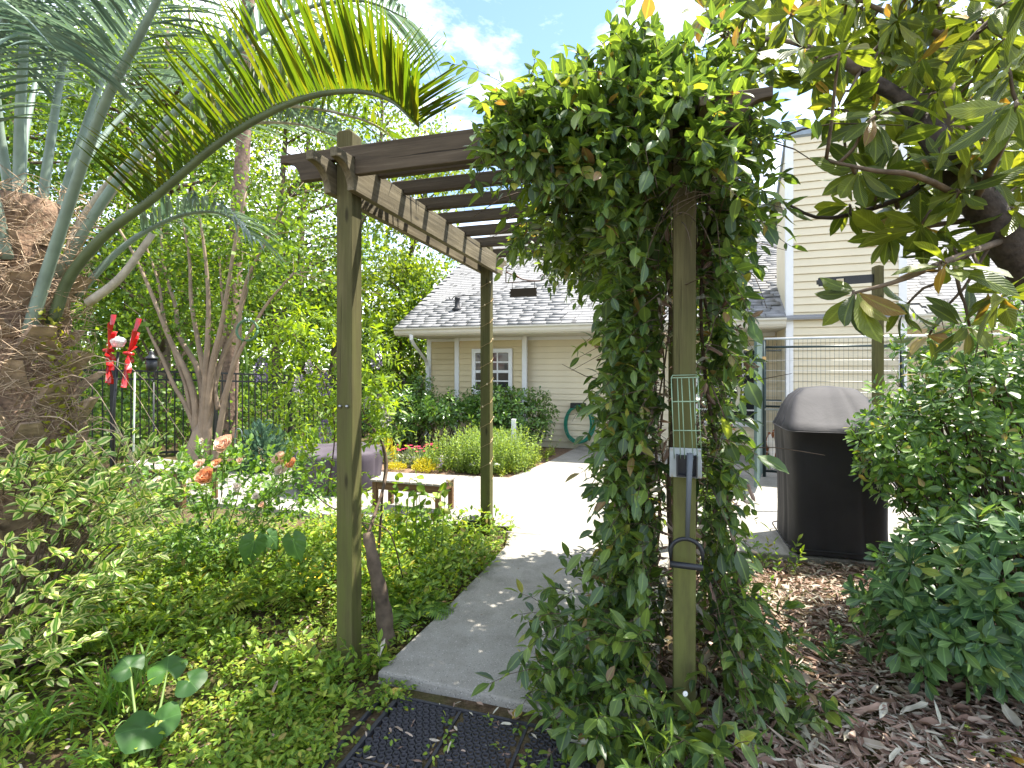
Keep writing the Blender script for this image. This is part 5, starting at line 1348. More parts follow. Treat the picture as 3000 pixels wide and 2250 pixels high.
# ================================================================== WISTERIA ON THE NEAR LEFT POST
W0 = np.array([-0.70, 2.78, -0.05])
wis = thing('wisteria', 'young wisteria with purple flower clusters growing behind near left post', 'wisteria', W0)
ws = Blob()
wt = Blob(); wt.tube(curve([W0 + [0.02, 0, -.02], W0 + [0.0, 0.0, 0.2], W0 + [-0.04, -0.02, 0.42], W0 + [-0.09, 0.02, 0.6]], 14), 0.048, 0.03, 9, prof=np.linspace(0.05, 0.028, 14) * (1 + 0.12 * np.sin(np.arange(14) * 2.2))); wt.build('trunk', M_BARK, wis)
canes = [[W0 + [-0.09, 0.02, 0.58], P(1130, 1400, 3.2), P(1125, 1310, 3.3), P(1080, 1240, 3.3), P(1030, 1150, 3.2), P(900, 1060, 3.2)],
         [P(1105, 1600, 3.6) * [1, 1, 0], P(1120, 1450, 3.4), P(1128, 1360, 3.35), P(1110, 1280, 3.3), P(1060, 1230, 3.3), P(940, 1180, 3.3), P(860, 1100, 3.3)],
         [P(960, 1450, 3.3), P(980, 1250, 3.2), P(940, 1100, 3.2), P(860, 980, 3.2), P(800, 950, 3.2)], [P(1060, 1230, 3.3), P(1130, 1215, 3.4), P(1165, 1260, 3.5)],
         [P(1090, 1750, 3.0) * [1, 1, 0], P(1080, 1560, 3.1), P(960, 1480, 3.15), P(890, 1420, 3.2)], [P(1180, 1700, 3.3) * [1, 1, 0] + [0, 0, .1], P(1140, 1560, 3.2), P(1060, 1530, 3.2)]]
for i, c in enumerate(canes): ws.tube(curve(c, 24), 0.010 if i < 2 else 0.005, 0.003, 5)
ws.build('stem', M_TWIG, wis, 'stuff')
# feather leaves: leaflets in pairs along a stalk
wc = []
for u, v, n, su, sv in ((870, 960, 14, 70, 50), (830, 1010, 12, 55, 60), (930, 1060, 16, 60, 80), (880, 1150, 14, 60, 60), (960, 1200, 12, 50, 60), (1100, 1080, 20, 35, 90), (1110, 1180, 16, 40, 60), (1120, 1270, 10, 30, 40), (900, 1330, 8, 40, 40), (1090, 960, 8, 25, 50), (840, 1240, 5, 40, 40), (930, 930, 10, 60, 40), (1000, 1400, 6, 60, 60)):
    for _ in range(int(n * 1.7)): wc.append(P(u + random.gauss(0, su * .6), v + random.gauss(0, sv * .6), 3.3 + random.gauss(0, .22)))
wc = np.array(wc); wd = nrm(rng.normal(size=wc.shape) * [1, 1, .5] + [0, 0, 0.05])
D_, N_, L_, O_ = shoots(wc, wd, rng.uniform(0.12, 0.2, len(wc)), 5, 0.068, 0.35, 0.95, 0.16)
foliage(wis, leaf_t(3, 0.36, 0.42, 0.12, -0.15), D_, N_, L_, O_, LM_WIST, 220)
M_PURP = plain('purple_petal', (0.20, 0.15, 0.26), 0.6, var=0.5, scale=60)
M_LILAC = plain('faded_lilac_petal', (0.42, 0.35, 0.44), 0.7, var=0.3, scale=60)
for i, (u, v, r, m) in enumerate([(765, 1082, 1.3, M_PURP), (878, 1130, 1.2, M_LILAC), (950, 1125, 1.3, M_PURP), (1110, 1180, 1.0, M_PURP), (1130, 1225, 1.0, M_LILAC), (952, 1262, 1.2, M_PURP), (1103, 1055, 1.0, M_PURP), (905, 1075, .8, M_LILAC), (1075, 1180, .7, M_LILAC)]):
    c = P(u, v, 3.05); r *= 0.85; b = Blob(); n = 110
    h = rng.uniform(-1, 1, n); a = rng.uniform(0, 6.28, n); rr_ = 0.030 * (1 - 0.5 * np.abs(h - 0.3))
    o = c + np.stack([np.cos(a) * rr_, np.sin(a) * rr_, -h * 0.055], -1) * r
    d = nrm(o - c + rng.normal(size=(n, 3)) * 0.01); b.add(L_OVAL, frames(d, rdir(n)), rng.uniform(0.010, 0.018, n) * r, o); b.build('flower_cluster', m, wis)

# ================================================================== PLANTS OF THE NEAR LEFT BED
def big_leaf():
    'heart shaped leaf with a notch at the stalk'
    V, U, F = [(0, 0.0, 0)], [(0, 0)], []
    n = 24
    for j in (1, 2, 3):
        for i in range(n + 1):
            a = -math.pi * 0.95 + 2 * math.pi * 0.95 * i / n          # 0 is the tip
            q = j / 3; x = 0.50 * math.sin(a) * (1 - 0.22 * math.cos(a)); y = 0.55 * math.cos(a) + 0.22 + 0.22 * max(0, math.cos(a)) ** 6
            x *= q; y *= q
            V.append((x, y, -0.12 * abs(x) + 0.10 * q * (1 - q) - 0.18 * y * y + 0.025 * q * math.sin(a * 7))); U.append(((1 if a > 0 else -1) * q, (y + 0.4) / 1.4))
            if i and j == 1: F.append((0, i + 1, i))
            if i and j > 1:
                o = 1 + (j - 1) * (n + 1) + i; p = o - (n + 1); F += [(p - 1, p, o), (p - 1, o, o - 1)]
    return Tmpl(V, F, U)
L_HEART = big_leaf()
def kidney():
    V, U, F = [(0, 0, 0)], [(0, 0)], []
    n = 20
    for j in (1, 2, 3):
        for i in range(n + 1):
            a = -math.pi * 0.9 + 2 * math.pi * 0.9 * i / n
            q = j / 3; r = 0.55 * q * (1 + 0.05 * q * math.sin(a * 5))
            V.append((r * 1.12 * math.sin(a), r * 0.95 * math.cos(a) + 0.08 * q, 0.20 * q * (1 - 0.75 * q) + 0.05 * q * math.sin(a * 4 + 1) - 0.10 * q * q)); U.append(((1 if a > 0 else -1) * q, 0.5 + 0.4 * math.cos(a)))
            if i and j == 1: F.append((0, i + 1, i))
            if i and j > 1:
                o = 1 + (j - 1) * (n + 1) + i; p = o - (n + 1); F += [(p - 1, p, o), (p - 1, o, o - 1)]
    return Tmpl(V, F, U)
L_KIDNEY = kidney()
def leaf_plant(name, label, cat_, base, leaves, T, mat, stemmat=M_GSTEM):
    t = thing(name, label, cat_, base)
    for c, d, n, s in leaves:
        Rm = frames(np.array([d], float), np.array([n], float))[0]
        link('leaf', T.mesh(mat, 'leaf'), t, axes(c, Rm[:, 0] * s, Rm[:, 1] * s, Rm[:, 2] * s))
        b = Blob(); b.tube(curve([base, np.asarray(base) * .4 + np.asarray(c) * .6 + [0, 0, -.03], c], 8), 0.007, 0.004, 5); b.build('stalk', stemmat, t)
    return t
eb_ = np.array([-1.78, 3.45, -.05])
leaf_plant('elephant_ear', 'elephant ear with big heart leaves standing left of the near post', 'plant', eb_,
           [(P(745, 1585, 3.35), (-.25, -.1, -1), (.55, -.85, .1), .17), (P(858, 1580, 3.3), (.25, -.1, -1), (-.15, -1, .25), .16), (P(790, 1570, 3.5), (.3, .3, -.6), (.2, -.6, .9), .13)], L_HEART, LM_EAR)
kb_ = np.array([-1.38, 1.92, -.05])
leaf_plant('leopard_plant', 'low plant with glossy round leaves in the near left corner', 'plant', kb_,
           [(P(425, 2135, 1.95), (-.6, -.6, .1), (-.2, -.55, .85), .15), (P(480, 2110, 2.0), (.5, .2, .2), (.35, -.5, .8), .10), (P(555, 1995, 2.1), (.8, -.3, -.25), (.25, -.6, .9), .10), (P(380, 1955, 2.15), (-.8, .2, .35), (-.35, -.2, .9), .10), (P(490, 1965, 2.2), (-.4, .5, .3), (.1, -.3, 1), .12)], L_KIDNEY, LM_ROUND)
def blades(t, base, n, L, w, mat, spread=0.6, sag=0.6, name='blade_mass', r=0.05, lim=60):
    m = Blob(); k = 0
    for i in range(n):
        a = random.uniform(0, 6.28); d = nrm([math.cos(a) * spread * random.uniform(.2, 1.2), math.sin(a) * spread * random.uniform(.2, 1.2), 1])
        p = np.asarray(base) + [random.gauss(0, r), random.gauss(0, r), 0]
        V, F, U = leaflet(p, d, L * random.uniform(.6, 1.1), w * random.uniform(.7, 1.1), 7, sag * random.uniform(.4, 1.4), 1.0)
        if i < lim: q = Blob(); q.raw(V, F, U, random.random()); q.build('blade', mat, t)
        else: m.raw(V, F, U, random.random())
    m.build(name, mat, t, 'stuff')
ag = thing('strap_leaf_clump', 'clump of arching strap leaves in front of the variegated shrub', 'plant', (-1.72, 2.25, -.05))
blades(ag, (-1.72, 2.25, -.05), 60, 0.42, 0.014, LM_GRASS, 0.7, 0.5)
blades(ag, (-1.95, 2.1, -.05), 40, 0.34, 0.014, LM_GRASS, 0.8, 0.6)
ag2 = thing('strap_leaf_clump', 'thin strap leaves bending over the round leaved plant', 'plant', (-1.45, 1.9, -.05))
blades(ag2, (-1.5, 1.95, -.05), 26, 0.30, 0.012, LM_GRASS, 0.7, 0.8)
def fern(name, label, base, n, L, mat=LM_FERN, dirs=None):
    t = thing(name, label, 'fern', base)
    for i in range(n):
        a = 6.28 * i / n + random.uniform(-.3, .3)
        d = np.array(dirs[i]) if dirs else np.array([math.cos(a), math.sin(a), 0.75]); d = nrm(d)
        path = np.asarray(base) + d * L * np.linspace(0, 1, 20)[:, None] - ZA * 0.5 * L * np.linspace(0, 1, 20)[:, None] ** 2.2
        b = Blob(); b.tube(path, 0.003, 0.001, 3); tn = nrm(np.gradient(path, axis=0))
        for j in range(2, 20):
            s = nrm(np.cross(tn[j], ZA)); ll = L * 0.24 * math.sin(math.pi * (0.12 + 0.85 * j / 20)) ** 0.8
            for sg in (1, -1):
                b.add(L_NARROW, frames(nrm([s * sg + tn[j] * 0.35]), ZA[None] + rng.normal(size=(1, 3)) * .15), np.array([ll]), path[j][None])
        b.build('frond', mat, t)
    return t
fern('fern', 'light green fern hanging in front of the grill beside the shrub', (2.78, 2.95, 0.62), 7, 0.5, dirs=[(-1, -.3, .3), (-1, -.1, .0), (-.9, -.5, -.1), (-1, 0, .55), (-.7, -.8, .2), (-.9, .3, .2), (-.8, -.2, -.4)])
fern('fern', 'small fern beside the stump behind the near left post', (-0.62, 3.1, -.04), 8, 0.36)
fern('fern', 'yellow green fern between the elephant ear leaves', (-1.55, 3.3, -.04), 7, 0.4, LM_GC2)
# leafy sapling before the bench
sap = thing('leafy_sapling', 'upright sapling with rounded leaves in front of the slatted bench', 'plant', P(1200, 1700, 3.7) * [1, 1, 0])
sA = []
b = Blob()
for k in range(9):
    x = P(1150 + k * 18 + random.uniform(-8, 8), 1600, 3.75); top = P(1150 + k * 18 + random.uniform(-15, 15), random.uniform(1385, 1500), 3.75)
    b.tube(curve([x * [1, 1, 0] + [0, 0, .05], top], 6), 0.004, 0.002, 4)
    for t in np.linspace(0.35, 1, 7): sA.append(x * [1, 1, 0] * (1 - t) + top * t)
b.build('stem', M_GSTEM, sap, 'stuff'); sA = np.array(sA)
n = len(sA); d = nrm(np.concatenate([rdir(n, -.2), rdir(n, -.2)])); foliage(sap, L_OVAL, d, nrm(rng.normal(size=(2 * n, 3)) * .5 + [0, 0, 1]), rng.uniform(0.05, 0.085, 2 * n), np.concatenate([sA, sA]), LM_GC, 100, np.full(2 * n, 1.35))

# ---- ground cover
def bed_left(n, y0=1.72, y1=4.75):
    out = []
    while len(out) < n:
        y = random.uniform(y0, y1) ; x = random.uniform(-4.6, 0.1)
        if y < 2.45: lim = -0.74
        elif y < 3.64: lim = -0.66 + (y - 2.45) * 0.36
        elif y < 4.5: lim = -0.22 + (y - 3.64) * 0.22
        else: lim = -0.6 - (y - 4.5) * 3.2
        if x < lim + random.gauss(0.0, .035) and x / y > -1.08: out.append((x, y))
    return np.array(out)
def patch(x, y, f, ph): return 0.5 + 0.5 * np.sin(f * x + ph + 1.3 * np.sin(f * 0.7 * y)) * np.cos(f * 0.8 * y - ph)
def plantlets(blob, C, n, L, H, T, e=0.35, rn=None):
    M = len(C); st_h = H * rng.uniform(0.3, 1.1, M)
    for k in range(n):
        a = 2.4 * k + rng.uniform(0, 6.28, M); f = rng.uniform(0.5, 1.0, M)
        el = e + rng.normal(size=M) * 0.35
        D = np.stack([np.cos(a) * np.cos(el), np.sin(a) * np.cos(el), np.sin(el)], -1)
        O = np.concatenate([C, (gz(C[:, 0], C[:, 1]))[:, None]], 1) + np.stack([np.cos(a), np.sin(a), 0 * a], -1) * (st_h * 0.35 * f)[:, None] + np.outer(st_h * f, [0, 0, 1])
        blob.add(T, frames(D, nrm(rng.normal(size=(M, 3)) * 0.3 + [0, 0, 1])), L * rng.uniform(0.6, 1.2, M), O, rng.random(M) if rn is None else rn)
gcv = Blob(); C = bed_left(7200); w = patch(C[:, 0], C[:, 1], 2.3, 0.4); C = C[rng.random(len(C)) < 0.06 + 0.8 * w ** 1.3]
plantlets(gcv, C[::2], 7, 0.025, 0.07, L_OVAL); plantlets(gcv, C[1::2], 7, 0.036, 0.11, L_VINE)
C = bed_left(2600, 2.2, 4.7); w = patch(C[:, 0], C[:, 1], 3.1, 1.7); C = C[w > 0.5]; plantlets(gcv, C, 8, 0.05, 0.15, L_VINE, 0.5)
C = bed_left(1500, 3.1, 4.75); C = C[(C[:, 0] > -1.75)]; plantlets(gcv, C, 9, 0.055, 0.30, L_VINE, 0.5)
tag(gcv.build('ground_cover', LM_GC), 'bright green mixed ground cover filling the left bed', 'ground cover', kind='stuff')
gy_ = Blob(); C = bed_left(3200); w = patch(C[:, 0], C[:, 1], 2.9, 3.0); C = C[w > 0.3]; plantlets(gy_, C, 7, 0.026, 0.05, L_OVAL, 0.2)
C = bed_left(500, 1.7, 3.0); plantlets(gy_, C, 6, 0.02, 0.05, L_SIMPLE, 0.2)
tag(gy_.build('yellow_ground_cover', LM_GC2), 'low yellow green weeds and moss among the left bed', 'ground cover', kind='stuff')
gw = Blob()
for k in range(2600):
    c = bed_left(1)[0] if k % 2 else np.array([random.uniform(-4.5, -2.2), random.uniform(3.8, 6.4)])
    a = random.uniform(0, 6.28); d = nrm([math.cos(a) * .7, math.sin(a) * .7, 1])
    V, F, U = leaflet(np.array([c[0], c[1], -.06]), d, random.uniform(.06, .2), 0.006, 4, 0.6, 1); gw.raw(V, F, U, random.random())
tag(gw.build('grass', LM_GRASS), 'thin grass blades scattered through the left bed', 'grass', kind='stuff')
# clovers round the mat and in the path cracks
cl = Blob()
C = np.concatenate([np.array([(-0.86 + random.gauss(0, .1), 1.95 + random.gauss(0, .13)) for _ in range(150)]), np.array([(-0.6 + random.gauss(0, .07), 2.3 + random.gauss(0, .05)) for _ in range(60)]),
                    np.array([(-1.0 + random.gauss(0, .2), 2.2 + random.gauss(0, .12)) for _ in range(120)]), np.array([(1.9 + random.gauss(0, .1), 1.98 + random.gauss(0, .05)) for _ in range(16)]), np.array([(random.uniform(-.5, .5), random.uniform(1.8, 2.2)) for _ in range(26)])])
plantlets(cl, C, 6, 0.026, 0.06, L_OVAL, 0.15)
tag(cl.build('clover', LM_GC), 'tufts of small clover round the rubber mat', 'clover', kind='stuff')
# yellow blossom in the bed
yb = Blob()
for c in [(-1.0, 3.55), (-1.05, 3.3), (-1.3, 3.9), (-0.95, 3.9), (-1.5, 4.2), (-1.0, 4.15), (-0.8, 3.25), (-2.4, 4.9), (-1.15, 3.05)]:
    n = 40; o = np.array([c[0], c[1], 0.22]) + rng.normal(size=(n, 3)) * [.07, .07, .05]; yb.add(L_SIMPLE, frames(rdir(n, .5), rdir(n)), rng.uniform(.012, .022, n), o)
tag(yb.build('yellow_blossom', plain('yellow_petal', (0.66, 0.46, 0.02), 0.6)), 'sprinkle of small yellow flowers in the left bed', 'flowers', kind='stuff')
# weeds at the foot of the vine
def weed(label, base, n, h, L, T=L_VINE, mat=LM_GC):
    t = thing('weed', label, 'weed', base); A = np.asarray(base) + rng.normal(size=(n, 3)) * [.05, .05, 0]
    s = Blob(); D, N, LL, O = shoots(A, nrm(rng.normal(size=(n, 3)) * [.35, .35, 0] + [0, 0, 1]), rng.uniform(.6, 1.1, n) * h, 6, L, 0.05, 0.9, 0.25, s, 0.003)
    foliage(t, T, D, N, LL, O, mat, 60, np.full(len(LL), 0.8)); s.build('stem', M_GSTEM, t, 'stuff')
weed('tall leafy weed at the near right corner of the path', (0.17, 2.12, -.04), 5, 0.3, 0.07, L_NARROW)
weed('bushy toothed weed beside the rubber mat under the vine', (0.38, 2.02, -.04), 9, 0.28, 0.06)
weed('pale upright weed at the right end of the rubber mat', (0.50, 1.80, -.05), 7, 0.34, 0.08, L_NARROW)
weed('young shoot with paired leaves right of the near right post', (0.95, 2.02, -.05), 4, 0.22, 0.08, L_VINE, LM_VINE)
weed('small leafy shoot beside the path edge at the stump', (-0.62, 2.62, -.05), 3, 0.2, 0.07, L_OVAL)
weed('dark seedling on the leaf litter beside the vine', (1.22, 2.25, -.05), 4, 0.16, 0.08, L_VINE, LM_VINE)
weed('pale seedling in the litter before the glossy shrub', (1.62, 2.55, -.05), 4, 0.18, 0.07, L_OVAL, LM_PITT)
weed('yellow tipped seedling on the litter left of the grill', (1.55, 3.3, -.05), 5, 0.2, 0.06, L_OVAL, LM_PITL)
weed('bright young shoot by the left foot of the grill', (1.95, 3.75, -.04), 6, 0.3, 0.07, L_OVAL, LM_GC)
dz_ = thing('daisy', 'small white daisy on a thin stem before the near right post', 'flower', (0.66, 1.95, -.05))
db2 = Blob(); dc = P(2008, 2033, 1.93)
db2.tube(curve([(0.70, 1.95, 0.0), dc + [0.03, 0, -.07], dc + [0, 0, 0]], 8), 0.0015, 0.001, 3); db2.build('stem', M_GSTEM, dz_)
db2 = Blob(); a = np.linspace(0, 6.28, 14)[:-1]; db2.add(L_SIMPLE, frames(np.stack([np.cos(a), 0.2 * np.sin(a), np.sin(a)], -1), np.tile([0, -1, .2], (13, 1))), np.full(13, .011), np.tile(dc, (13, 1))); db2.build('petals', M_WHITEF, dz_)

# ================================================================== LEAF LITTER, RIGHT
def bed_right(n, ymax=3.9):
    out = []
    while len(out) < n:
        y = 1.7 + (ymax - 1.7) * random.random() ** 1.4; x = random.uniform(0.35, 4.2)
        if x > 0.62 + (y - 2.1) * 0.34 - (0.25 if y < 2.0 else 0) and x / y < 1.1 and x / y > 0.26: out.append((x, y))
    return np.array(out)
def litter(n, l0, l1, mat, name, label, T=L_DRY, C=None, flat=0.25):
    C = bed_right(n) if C is None else C; n = len(C)
    a = rng.uniform(0, 6.28, n); D = np.stack([np.cos(a), np.sin(a), rng.normal(size=n) * flat * .6], -1)
    O = np.concatenate([C, (-0.045 + rng.uniform(0, 0.035, n))[:, None]], 1)
    b = Blob(); L = rng.uniform(l0, l1, n); b.add(T, frames(D, nrm(rng.normal(size=(n, 3)) * flat * 1.6 + [0, 0, 1])), np.stack([L * rng.uniform(.6, 1.3, n), L, L * rng.uniform(.3, 1.2, n)], -1), O)
    return tag(b.build(name, mat), label, 'leaf litter', kind='stuff')
litter(5200, 0.03, 0.085, LM_DRY, 'leaf_litter', 'brown dry leaf litter covering the ground at lower right')
litter(5200, 0.03, 0.11, LM_DRY, 'leaf_shards', 'thin dry leaf splinters strewn over the lower right ground', T=L_SHARD, flat=0.35)
litter(2600, 0.012, 0.03, LM_DRY, 'leaf_crumbs', 'small crumbs of dry leaf on the lower right ground')
cL = np.concatenate([bed_left(1100), np.array([(random.uniform(-.6, .6), random.uniform(1.75, 2.3)) for _ in range(110)]), np.array([(-3.2 + random.gauss(0, .5), 4.6 + random.gauss(0, .5)) for _ in range(200)])])
litter(0, 0.02, 0.06, LM_DRY, 'scattered_litter', 'scattered dry leaf bits along the near path edge and left bed', C=cL)
pb_ = np.array([(random.uniform(-.2, 1.0), random.uniform(2.6, 6)) for _ in range(70)])
bits = Blob(); n = len(pb_); bits.add(L_DRY, frames(np.concatenate([rng.normal(size=(n, 2)), np.zeros((n, 1))], 1), np.tile([0, 0, 1.0], (n, 1)) + rng.normal(size=(n, 3)) * .2), rng.uniform(.008, .022, n), np.concatenate([pb_, np.full((n, 1), .004)], 1))
tag(bits.build('path_debris', LM_DRY), 'tiny dry leaf bits lying on the concrete path', 'debris', kind='stuff')
C = bed_right(150, 3.0); C = C[np.argsort(C[:, 1])][:110]
lm = [T_.mesh(LM_DRY, 'fallen_leaf') for T_ in (L_DRY, leaf_t(4, 0.30, 0.55, 0.3, 0.25, 0.05), leaf_t(4, 0.20, 0.5, 0.7, -0.2, 0.06))]
for i, c in enumerate(C):
    a = random.uniform(0, 6.28); L = random.uniform(0.09, 0.19)
    Rm = frames(np.array([[math.cos(a), math.sin(a), random.uniform(-.06, .16)]]), np.array([[random.gauss(0, .25), random.gauss(0, .25), 1]]))[0]
    o = link('fallen_leaf', lm[i % 3], None, axes((c[0], c[1], random.uniform(-.025, .0)), Rm[:, 0] * L, Rm[:, 1] * L, Rm[:, 2] * L))
    tag(o, 'large curled brown leaf lying on the leaf litter at lower right', 'leaf', 'large fallen leaves on the litter')
for i, (u, v, lab) in enumerate([(1180, 2022, 'yellow fallen leaf in the gap between mat and path'), (1528, 2078, 'rounded yellow leaf at the right end of the path edge'), (2280, 2150, 'long yellow leaf on the litter right of the near post'), (2950, 2210, 'yellow leaf in the lower right corner')]):
    c = G(u, v, -.02); a = random.uniform(0, 6.28); L = 0.07
    Rm = frames(np.array([[math.cos(a), math.sin(a), .1]]), np.array([[0, -.3, 1.]]))[0]
    tag(link('fallen_leaf', L_OVAL.mesh(LM_YEL, 'fallen_leaf'), None, axes(c, Rm[:, 0] * L, Rm[:, 1] * L, Rm[:, 2] * L)), lab, 'leaf', 'yellow fallen leaves')
for i, (u, v, lab, L) in enumerate([(1640, 2175, 'long reddish dry leaf lying on the rubber mat', .13), (1108, 1940, 'broad tan leaf leaning on the path corner', .10), (795, 2052, 'pale pink dry leaf in the left bed', .07)]):
    c = G(u, v, -.02) + [0, 0, .012]; Rm = frames(np.array([[.9, -.35, .1]]) if i == 0 else np.array([[.2, .3, .6]]), np.array([[0, -.5, 1.]]))[0]
    tag(link('fallen_leaf', L_DRY.mesh(LM_DRY, 'fallen_leaf'), None, axes(c, Rm[:, 0] * L, Rm[:, 1] * L, Rm[:, 2] * L)), lab, 'leaf', 'dry leaves off the litter')

# ================================================================== BED BEFORE THE HOUSE
mulch = slab('mulch_bed', [(-3.7, 7.62), (-1.95, 7.22), (-0.05, 6.80), (0.58, 8.03), (1.15, 9.3), (-0.4, 9.9), (-2.6, 10.4), (-3.6, 9.2)], -0.10, -0.03, None, None)
mm, n_, l_, b_ = newmat('bark_mulch'); pos = n_.new('ShaderNodeNewGeometry').outputs['Position']
k = noise(n_, l_, 45, 6, pos, 0.75); r = ramp(n_, [(0.09, 0.05, 0.03), (0.22, 0.135, 0.085), (0.36, 0.25, 0.17)], [.3, .5, .7]); l_.new(k.outputs['Fac'], r.inputs['Fac'])
l_.new(r.outputs['Color'], b_.inputs['Base Color']); b_.inputs['Roughness'].default_value = .95; bump(n_, l_, b_, k.outputs['Fac'], 1.0, .03)
mulch.data.materials.clear(); mulch.data.materials.append(mm); tag(mulch, 'brown mulch bed in front of the house', 'flower bed', kind='structure')
def shrub(name, label, c, r, n, leaf, mat, base, T=L_OBOV, per=7, nobj=120, cat_='shrub', group=None):
    t = thing(name, label, cat_, base, group)
    p, v = ellip(n, c, r, 0.5, 0.02)
    p += rng.normal(size=p.shape) * 0.05
    D, N, L, O = rosettes(p, nrm(v * [1, 1, .8] + [0, -.1, .6]), per, leaf, 0.25, 0.25)
    foliage(t, T, D, N, L, O, mat, nobj, cell=16)
    s = Blob(); b = np.array(base, float)
    for q in p[::12]: s.tube(curve([b + rng.normal(size=3) * [.15, .08, 0], b * .4 + q * .6 + rng.normal(size=3) * .08 - [0, 0, .05], q], 6), 0.012, 0.004, 4)
    s.build('stem', M_TWIG, t, 'stuff'); return t
shrub('glossy_house_shrub', 'rounded glossy shrub left of the green hose on the house wall', (0.0, 8.85, 0.62), (0.78, 0.5, 0.52), 560, 0.10, LM_SHRUB, (0.0, 8.9, -.05))
shrub('glossy_house_shrub', 'tallest glossy shrub below the small house window', (-0.42, 9.3, 0.75), (0.5, 0.4, 0.42), 340, 0.10, LM_SHRUB, (-0.4, 9.35, -.05))
shrub('glossy_house_shrub', 'open leggy glossy shrub left of the far left pergola post', (-1.15, 9.0, 0.72), (0.55, 0.35, 0.28), 280, 0.10, LM_SHRUB, (-1.15, 9.05, -.05))
shrub('glossy_house_shrub', 'broad glossy shrub at the left corner of the house', (-2.05, 9.2, 0.62), (0.85, 0.45, 0.5), 600, 0.10, LM_SHRUB, (-2.0, 9.25, -.05))
shrub('glossy_house_shrub', 'upright glossy shrub tip rising at the house corner downspout', (-1.72, 9.5, 1.0), (0.28, 0.28, 0.3), 120, 0.095, LM_SHRUB, (-1.72, 9.55, -.05))
# herb mass: upright leafy stems
hb_ = thing('herb_clump', 'billowing pale green herb clump at the corner of the mulch bed', 'herbs', (-0.3, 7.2, -.03))
hp, hv = [], []
for _ in range(900):
    x, y = random.gauss(-0.35, .38), random.gauss(7.45, .32)
    if (y > 6.95 - 0.2 * (x + .05)) and x < 0.02 + (y - 6.8) * .5: hp.append((x, y, -.03))
hp = np.array(hp); hs_ = Blob()
D_, N_, L_, O_ = shoots(hp, nrm(rng.normal(size=hp.shape) * [.22, .22, 0] + [0, 0, 1]), rng.uniform(.25, .62, len(hp)), 10, 0.052, 0.0, 0.9, 0.25, hs_, .003)
foliage(hb_, L_SIMPLE, D_, N_, L_, O_, LM_HERB, 0); hs_.build('stem', M_GSTEM, hb_, 'stuff')
fr_ = Blob(); n = 160; pts_ = np.stack([rng.uniform(-0.1, 0.75, n), np.zeros(n), np.full(n, -.02)], -1); pts_[:, 1] = 6.95 + (pts_[:, 0] + .1) * 1.95 + rng.normal(size=n) * .06; pts_[:, 0] -= .06
D_, N_, L_, O_ = shoots(pts_, nrm(rng.normal(size=pts_.shape) * [.6, .6, 0] + [0, 0, 1]), rng.uniform(.06, .2, n), 4, .04, 0.1, .9, .3)
fr_.add(L_SIMPLE, frames(D_, N_), L_, O_); tag(fr_.build('bed_fringe', LM_GC2), 'yellowish weedy fringe along the right edge of the mulch bed', 'weeds', kind='stuff')
def mound(name, label, c, r, n, leaf, mat, fl=None, flmat=None, nf=0, T=L_NARROW, fs=.02):
    t = thing(name, label, 'flowers', c); p, v = ellip(n, np.array(c) + [0, 0, r[2] * .2], r, .3, 0.0); b = Blob()
    d = nrm(v + rng.normal(size=v.shape) * .3 + [0, 0, .5]); b.add(T, frames(d, rdir(n)), rng.uniform(.6, 1.2, n) * leaf, p); b.build('foliage', mat, t, 'stuff')
    for k in range(nf):
        q = np.array(c) + [random.uniform(-1, 1) * r[0] * .9, random.uniform(-1, 1) * r[1] * .8, r[2] * 1.15 + random.uniform(0, .08)]
        f = Blob(); a = np.linspace(0, 6.28, 10)[:-1]; f.add(L_OVAL, frames(np.stack([np.cos(a), np.sin(a), .35 + 0 * a], -1), np.tile([0, 0, 1.], (9, 1))), np.full(9, fs), np.tile(q, (9, 1)), rng.random(9)); f.build('bloom', flmat, t)
    return t
M_PINK = plain('crimson_petal', (0.62, 0.05, 0.12), .6, var=.3, scale=40)
LM_GREY = leafmat('grey_leaf', [(0.12, .17, .10), (.18, .24, .15), (.25, .31, .2)], .3)
LM_GOLD = leafmat('golden_leaf', [(0.42, .38, .02), (.55, .48, .03), (.62, .55, .06)], .3, (1.3, 1.2, .5))
mound('dianthus', 'grey green mound with crimson flowers in the mulch bed', G(1218, 1362) * [1, 1, 0] + [0, .1, 0], (.34, .2, .17), 700, .09, LM_GREY, True, M_PINK, 30, fs=.035)
mound('golden_sedum', 'large bright yellow cushion plant at the front of the mulch bed', G(1240, 1382) * [1, 1, 0] + [0, .08, 0], (.17, .15, .15), 700, .035, LM_GOLD, T=L_SIMPLE)
mound('golden_sedum', 'smaller pale yellow cushion plant left of the larger one', G(1155, 1378) * [1, 1, 0] + [0, .1, 0], (.15, .12, .08), 350, .035, LM_GOLD, T=L_SIMPLE)
mound('golden_grass', 'yellow striped upright plant beside the fire pit', G(1130, 1345) * [1, 1, 0], (.1, .1, .22), 160, .16, LM_GOLD)
mound('grey_tuft', 'grey green tuft at the left end of the mulch bed', G(1100, 1350) * [1, 1, 0], (.2, .15, .15), 300, .12, LM_GREY)
mound('dark_tuft', 'dark spiky tuft behind the golden cushion', G(1255, 1358) * [1, 1, 0], (.1, .1, .13), 180, .10, LM_FERN)
